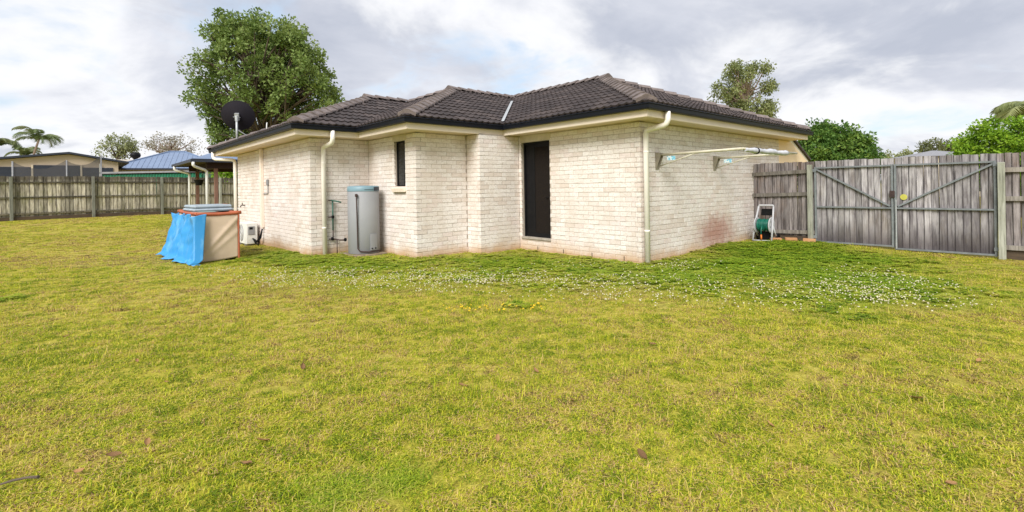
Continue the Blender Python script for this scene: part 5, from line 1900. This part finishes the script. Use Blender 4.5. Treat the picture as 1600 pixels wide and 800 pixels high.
def grass_mat():
    m = bpy.data.materials.new('grass_blade')
    m.use_nodes = True
    t = NT(m.node_tree)
    bt = t.n('ShaderNodeAttribute', attribute_name='tint').outputs['Fac']
    g = t.n('ShaderNodeAttribute', attribute_name='green', attribute_type='INSTANCER').outputs['Fac']
    d = t.n('ShaderNodeAttribute', attribute_name='dry', attribute_type='INSTANCER').outputs['Fac']
    it = t.n('ShaderNodeAttribute', attribute_name='itint', attribute_type='INSTANCER').outputs['Fac']
    f = t.math('ADD', t.math('MULTIPLY', bt, 0.70), t.math('ADD', t.math('MULTIPLY', t.math('SUBTRACT', d, 0.35), 0.50), t.math('MULTIPLY', t.math('SUBTRACT', it, 0.5), 0.78)))
    f = t.math('ADD', f, 0.075, clamp=True)
    lawn = t.ramp(f, [(0.0, (0.12, 0.19, 0.010)), (0.22, (0.37, 0.46, 0.020)), (0.46, (0.63, 0.61, 0.042)), (0.64, (0.71, 0.575, 0.135)), (0.82, (0.67, 0.475, 0.235)), (0.93, (0.40, 0.24, 0.12)), (1.0, (0.14, 0.08, 0.04))])
    grn = t.ramp(t.math('ADD', t.math('MULTIPLY', bt, 0.7), t.math('MULTIPLY', it, 0.3)), [(0.0, (0.11, 0.215, 0.012)), (0.5, (0.27, 0.41, 0.022)), (0.8, (0.44, 0.53, 0.035)), (1.0, (0.60, 0.58, 0.09))])
    col = t.mix(g, lawn, grn)
    p = t.n('ShaderNodeBsdfPrincipled')
    t.l(col, p.inputs['Base Color'])
    p.inputs['Roughness'].default_value = 0.65
    p.inputs['Specular IOR Level'].default_value = 0.2
    tr = t.n('ShaderNodeBsdfTranslucent')
    t.l(col, tr.inputs[0])
    mx = t.n('ShaderNodeMixShader')
    mx.inputs[0].default_value = 0.35
    t.l(p.outputs[0], mx.inputs[1])
    t.l(tr.outputs[0], mx.inputs[2])
    o = t.n('ShaderNodeOutputMaterial')
    t.l(mx.outputs[0], o.inputs[0])
    return m


GM_ = grass_mat()


def tuft(seed, nb, rad, hmin, hmax, wd, lean, clover=False):
    r_ = np.random.RandomState(seed)
    V, F, TN = [], [], []
    for i in range(nb):
        a_ = r_.rand() * 2 * PI
        rr_ = rad * math.sqrt(r_.rand())
        b_ = np.array([rr_ * math.cos(a_), rr_ * math.sin(a_), -0.004])
        h = hmin + (hmax - hmin) * r_.rand() ** 1.3
        da = r_.rand() * 2 * PI
        dl = np.array([math.cos(da), math.sin(da), 0]) * lean * (0.3 + r_.rand())
        sd_ = np.array([-math.sin(da), math.cos(da), 0])
        tn = r_.rand()
        w_ = wd * (0.7 + 0.6 * r_.rand())
        k = len(V)
        if clover and i % 3:
            c = b_ + dl * h * 0.5 + np.array([0, 0, h * 0.75])
            for q in range(3):
                t = da + q * 2 * PI / 3
                e1 = np.array([math.cos(t), math.sin(t), 0.15])
                e2 = np.array([-math.sin(t), math.cos(t), 0.0])
                k = len(V)
                s_ = 0.012 + 0.006 * r_.rand()
                V += [c, c + e1 * s_ * 0.6 + e2 * s_ * 0.6, c + e1 * s_ * 1.2, c + e1 * s_ * 0.6 - e2 * s_ * 0.6]
                F.append((k, k + 1, k + 2, k + 3))
                TN += [tn] * 4
        else:
            m_ = b_ + dl * h * 0.45 + np.array([0, 0, h * 0.62])
            tp = b_ + dl * h * 1.25 + np.array([0, 0, h * (1 - 0.35 * lean)])
            V += [b_ - sd_ * w_ / 2, b_ + sd_ * w_ / 2, m_ + sd_ * w_ * 0.42, m_ - sd_ * w_ * 0.42, tp + sd_ * w_ * 0.12, tp - sd_ * w_ * 0.12]
            F += [(k, k + 1, k + 2, k + 3), (k + 3, k + 2, k + 4, k + 5)]
            TN += [tn] * 6
    me = fast_mesh('tuft', np.array(V), F, GM_, TN)
    o = bpy.data.objects.new('tuft_%02d' % seed, me)
    tufts.objects.link(o)


for s_ in range(5):
    tuft(s_, 60, 0.050, 0.009, 0.028, 0.0036, 1.0)
for s_ in range(5, 8):
    tuft(s_, 50, 0.048, 0.007, 0.020, 0.0040, 1.3)
for s_ in range(8, 11):
    tuft(s_, 42, 0.060, 0.014, 0.036, 0.0046, 0.7, True)

tuft(11, 14, 0.07, 0.035, 0.075, 0.003, 0.7)
rg = np.random.RandomState(4)
px_, py_ = [], []


def scatter(y0, y1, dens):
    """points over the strip of lawn between two distances, a bit wider than the view"""
    w1 = 1.08 * y1 + 3.6
    n_ = int((y1 - y0) * 2 * w1 * dens)
    x = (rg.rand(n_) * 2 - 1) * w1
    y = y0 + rg.rand(n_) * (y1 - y0)
    edge = np.abs(x) - (1.08 * y + 0.5)
    k = rg.rand(n_) < np.clip(1 - edge / 0.6, np.where(edge < 3.1, 0.45, 0), 1)
    px_.append(x[k])
    py_.append(y[k])


for (a_, b_, dn) in ((0.2, 1.2, 220), (1.2, 3.2, 720), (3.2, 5.0, 440), (5.0, 7.5, 230), (7.5, 11, 130), (11, 16, 70), (16, 26, 34)):
    scatter(a_, b_, dn)
px_, py_ = np.concatenate(px_), np.concatenate(py_)
HOUSEP = [hw(*q) for q in ((6.18, -0.0), (0, 0), (0, 3.07), (-1.08, 3.07), (-1.08, 3.51), (-2.30, 3.51), (-2.30, 5.54), (-3.59, 5.54), (-3.59, 11.55), (-1.9, 20), (6.18, 20))]
ok = polysd(px_, py_, [tuple(q) for q in HOUSEP]) < -0.02
gn = np.array([gd[1], -gd[0]])
gn = gn if np.dot(gn, -G0) > 0 else -gn
ok &= ((px_ - G0[0]) * gn[0] + (py_ - G0[1]) * gn[1] > -0.02) | (px_ < 4.5)
fnv = np.array([FD[1], -FD[0]])
ok &= ((px_ - FA[0]) * fnv[0] + (py_ - FA[1]) * fnv[1] > 0.02)
cloc = (px_ - C0[0]) * B2[0] + (py_ - C0[1]) * B2[1], (px_ - C0[0]) * A2[0] + (py_ - C0[1]) * A2[1]
ok &= ~((cloc[0] > 0.03) & (cloc[0] < BX - 0.03) & (cloc[1] > 0.03) & (cloc[1] < BY))
wl_ = np.array([wh.location.x, wh.location.y])
ok &= np.hypot(px_ - wl_[0], py_ - wl_[1]) > 0.40
# thin worn spots
bare = vnoise(px_, py_, 2.4, 31) * 0.6 + vnoise(px_, py_, 8.0, 32) * 0.4
gfv = greenf(px_, py_)
ok &= (rg.rand(len(px_)) < np.clip((bare - 0.15) / 0.25, 0.5, 1)) | (gfv > 0.5)
px_, py_, gfv = px_[ok], py_[ok], gfv[ok]
n_ = len(px_)
far_ = np.clip((py_ - 4) / 14, 0, 1)
scl = (0.75 + 0.55 * rg.rand(n_)) * (1 + 1.3 * far_) * (1 + 0.1 * gfv)
hgt = 0.8 + 0.6 * vnoise(px_, py_, 3.0, 41)
clov = ((gfv + 0.9 * (rg.rand(n_) - 0.5)) > 0.72) & (py_ > 4.5)
idx_ = np.where(clov, 8 + rg.randint(0, 3, n_), np.where(rg.rand(n_) < 0.025, 11, rg.randint(0, 8, n_)))
me = bpy.data.meshes.new('lawn_grass')
me.vertices.add(n_)
zz_ = gz(px_, py_) + 0.012 * (vnoise(px_, py_, 1.7, 21) - 0.5)
me.vertices.foreach_set('co', np.stack([px_, py_, zz_], 1).astype(np.float32).ravel())
for nm, arr in (('scl', scl), ('hgt', hgt / (1 + 0.75 * far_)), ('rotz', rg.rand(n_) * 6.28), ('green', gfv), ('dry', np.clip(dryf(px_, py_) + 0.25 * (rg.rand(n_) - 0.5), 0, 1)), ('itint', rg.rand(n_))):
    at = me.attributes.new(nm, 'FLOAT', 'POINT')
    at.data.foreach_set('value', arr.astype(np.float32))
at = me.attributes.new('idx', 'INT', 'POINT')
at.data.foreach_set('value', idx_.astype(np.int32))
lawn = link('lawn_grass', me)
tag(lawn, 'short patchy yellow green lawn grass covering the yard', 'grass', None, 'stuff')


def inst_group(name, coll, pick=True):
    ng = bpy.data.node_groups.new(name, 'GeometryNodeTree')
    ng.interface.new_socket('Geometry', in_out='INPUT', socket_type='NodeSocketGeometry')
    ng.interface.new_socket('Geometry', in_out='OUTPUT', socket_type='NodeSocketGeometry')
    N = ng.nodes.new
    gi, go = N('NodeGroupInput'), N('NodeGroupOutput')
    ip, ci = N('GeometryNodeInstanceOnPoints'), N('GeometryNodeCollectionInfo')
    ci.inputs['Collection'].default_value = coll
    ci.inputs['Separate Children'].default_value = True
    ci.inputs['Reset Children'].default_value = True

    def na(nm, ty='FLOAT'):
        q = N('GeometryNodeInputNamedAttribute')
        q.data_type = ty
        q.inputs['Name'].default_value = nm
        return q.outputs['Attribute']
    cr, cs_, mu = N('ShaderNodeCombineXYZ'), N('ShaderNodeCombineXYZ'), N('ShaderNodeMath')
    mu.operation = 'MULTIPLY'
    L = ng.links.new
    L(na('rotz'), cr.inputs[2])
    s_ = na('scl')
    L(s_, cs_.inputs[0])
    L(s_, cs_.inputs[1])
    L(s_, mu.inputs[0])
    L(na('hgt'), mu.inputs[1])
    L(mu.outputs[0], cs_.inputs[2])
    L(gi.outputs[0], ip.inputs['Points'])
    L(ci.outputs[0], ip.inputs['Instance'])
    ip.inputs['Pick Instance'].default_value = True
    L(na('idx', 'INT'), ip.inputs['Instance Index'])
    e2r = N('FunctionNodeEulerToRotation')
    L(cr.outputs[0], e2r.inputs[0])
    L(e2r.outputs[0], ip.inputs['Rotation'])
    L(cs_.outputs[0], ip.inputs['Scale'])
    L(ip.outputs[0], go.inputs[0])
    return ng


md = lawn.modifiers.new('grass', 'NODES')
md.node_group = inst_group('grass_scatter', tufts)

# clover heads and small yellow flowers: real little balls, joined
def flowers(name, label, cat, xy, size, hz, mat, seed):
    r_ = np.random.RandomState(seed)
    bmx = bmesh.new()
    bmesh.ops.create_icosphere(bmx, subdivisions=1, radius=1)
    bv = np.array([tuple(v.co) for v in bmx.verts])
    bf = np.array([[v.index for v in f_.verts] for f_ in bmx.faces])
    bmx.free()
    V, F = [], []
    zz2 = gz(xy[:, 0], xy[:, 1])
    for i, (x, y) in enumerate(xy):
        s_ = size * (0.6 + 0.7 * r_.rand())
        o = bv * np.array([s_, s_, s_ * 0.8]) * (1 + 0.15 * r_.normal(size=(len(bv), 1)))
        V.append(o + np.array([x, y, zz2[i] + hz * (0.7 + 0.6 * r_.rand())]))
        F.append(bf + i * len(bv))
    o = link(name, fast_mesh(name, np.concatenate(V), np.concatenate(F), mat))
    tag(o, label, cat, None, 'stuff')
    return o


M['clover'] = pmat('clover_white', (0.66, 0.62, 0.46), (0.48, 0.43, 0.27), 30, rough=0.8)
M['dandelion'] = pmat('yellow_flower', (0.72, 0.50, 0.02), (0.60, 0.40, 0.02), 30, rough=0.8)
cand2 = np.stack([rg.rand(60000) * 16 - 8, 4.9 + rg.rand(60000) * 6], 1)
d_ = polysd(cand2[:, 0], cand2[:, 1], CLOVER)
band = np.exp(-((d_ - 0.45) / 0.75) ** 2) * np.clip((8.7 - cand2[:, 1] - 0.55 * np.maximum(cand2[:, 0] - 4.5, 0)) / 0.8, 0, 1) * np.clip((5.7 - cand2[:, 0]) / 0.8, 0, 1)
cln = 0.16 + 0.84 * np.clip((vnoise(cand2[:, 0], cand2[:, 1], 1.3, 51) * 0.5 + vnoise(cand2[:, 0], cand2[:, 1], 3.5, 52) * 0.3 + vnoise(cand2[:, 0], cand2[:, 1], 9, 53) * 0.2 - 0.33) / 0.45, 0, 1)
keep = (rg.rand(60000) < band * cln * 0.78) & (d_ > -0.5) & (polysd(cand2[:, 0], cand2[:, 1], [tuple(q) for q in HOUSEP]) < -0.25) & (cand2[:, 1] < 9.6)
flowers('clover_flowers', 'scattered white clover flowers in the green strip before the house', 'flowers', cand2[keep], 0.0082, 0.045, M['clover'], 1)
yf = np.stack([-0.95 + 1.25 * rg.rand(46), 5.15 + 0.28 * rg.rand(46) + 0.1], 1)
flowers('yellow_flowers', 'patch of tiny yellow flowers in the middle of the lawn', 'flowers', yf, 0.011, 0.035, M['dandelion'], 2)
# dry leaves: each one a curled leaf of its own
lv = []
for k in range(4):
    r_ = random.Random(60 + k)
    cols_, rows_ = 4, 6
    vs = []
    for j in range(rows_ + 1):
        t = j / rows_
        w_ = 0.24 * math.sin(PI * min(1, t * 0.94 + 0.06)) ** 0.8 + 0.01
        for i in range(cols_ + 1):
            s_ = i / cols_ - 0.5
            vs.append((t - 0.5, s_ * 2 * w_, 0.10 * (abs(s_) * 2) ** 1.5 + 0.16 * (t - 0.5) ** 2 * (1 + k * 0.4) + r_.uniform(-0.012, 0.012)))
    fs = [(j * (cols_ + 1) + i, j * (cols_ + 1) + i + 1, (j + 1) * (cols_ + 1) + i + 1, (j + 1) * (cols_ + 1) + i) for j in range(rows_) for i in range(cols_)]
    lv.append(MB().add(vs, fs).mesh('dry_leaf', M['leafbrown'], True))
LEAVES = [(-1.97, 2.62), (-2.05, 2.50), (-2.10, 2.36), (-1.35, 2.62), (-1.32, 2.40), (-2.45, 3.45), (-0.35, 3.3), (0.15, 3.55), (0.35, 3.05), (0.62, 2.42), (2.15, 3.2), (2.45, 3.0), (1.9, 2.15),
          (-3.0, 3.9), (1.15, 4.1), (-1.6, 3.7), (-4.2, 4.6), (3.4, 3.6), (-0.1, 2.6), (1.4, 2.7)]
for i, (x, y) in enumerate(LEAVES):
    o = link('dry_leaf', lv[i % 4])
    s_ = 0.040 + 0.035 * rg.rand()
    o.scale = (s_, s_, s_)
    o.location = (x, y, float(gz(x, y)) + 0.024)
    o.rotation_euler = (rg.uniform(-0.4, 0.4), rg.uniform(-0.4, 0.4), rg.uniform(0, 6.28))
    tag(o, 'single curled dry brown leaf lying on the open lawn', 'leaf', 'dry leaves on the lawn')
tw = MB().tube([(-0.09, -0.05, 0.03), (-0.03, -0.01, 0.036), (0.02, 0.01, 0.038), (0.08, 0.0, 0.045)], [0.004, 0.006, 0.006, 0.008], 6).build('twig', M['bark'], None, smooth=True)
tw.location = (-2.30, 2.28, 0)
tag(tw, 'short dark twig in the grass near the lower left corner', 'twig')
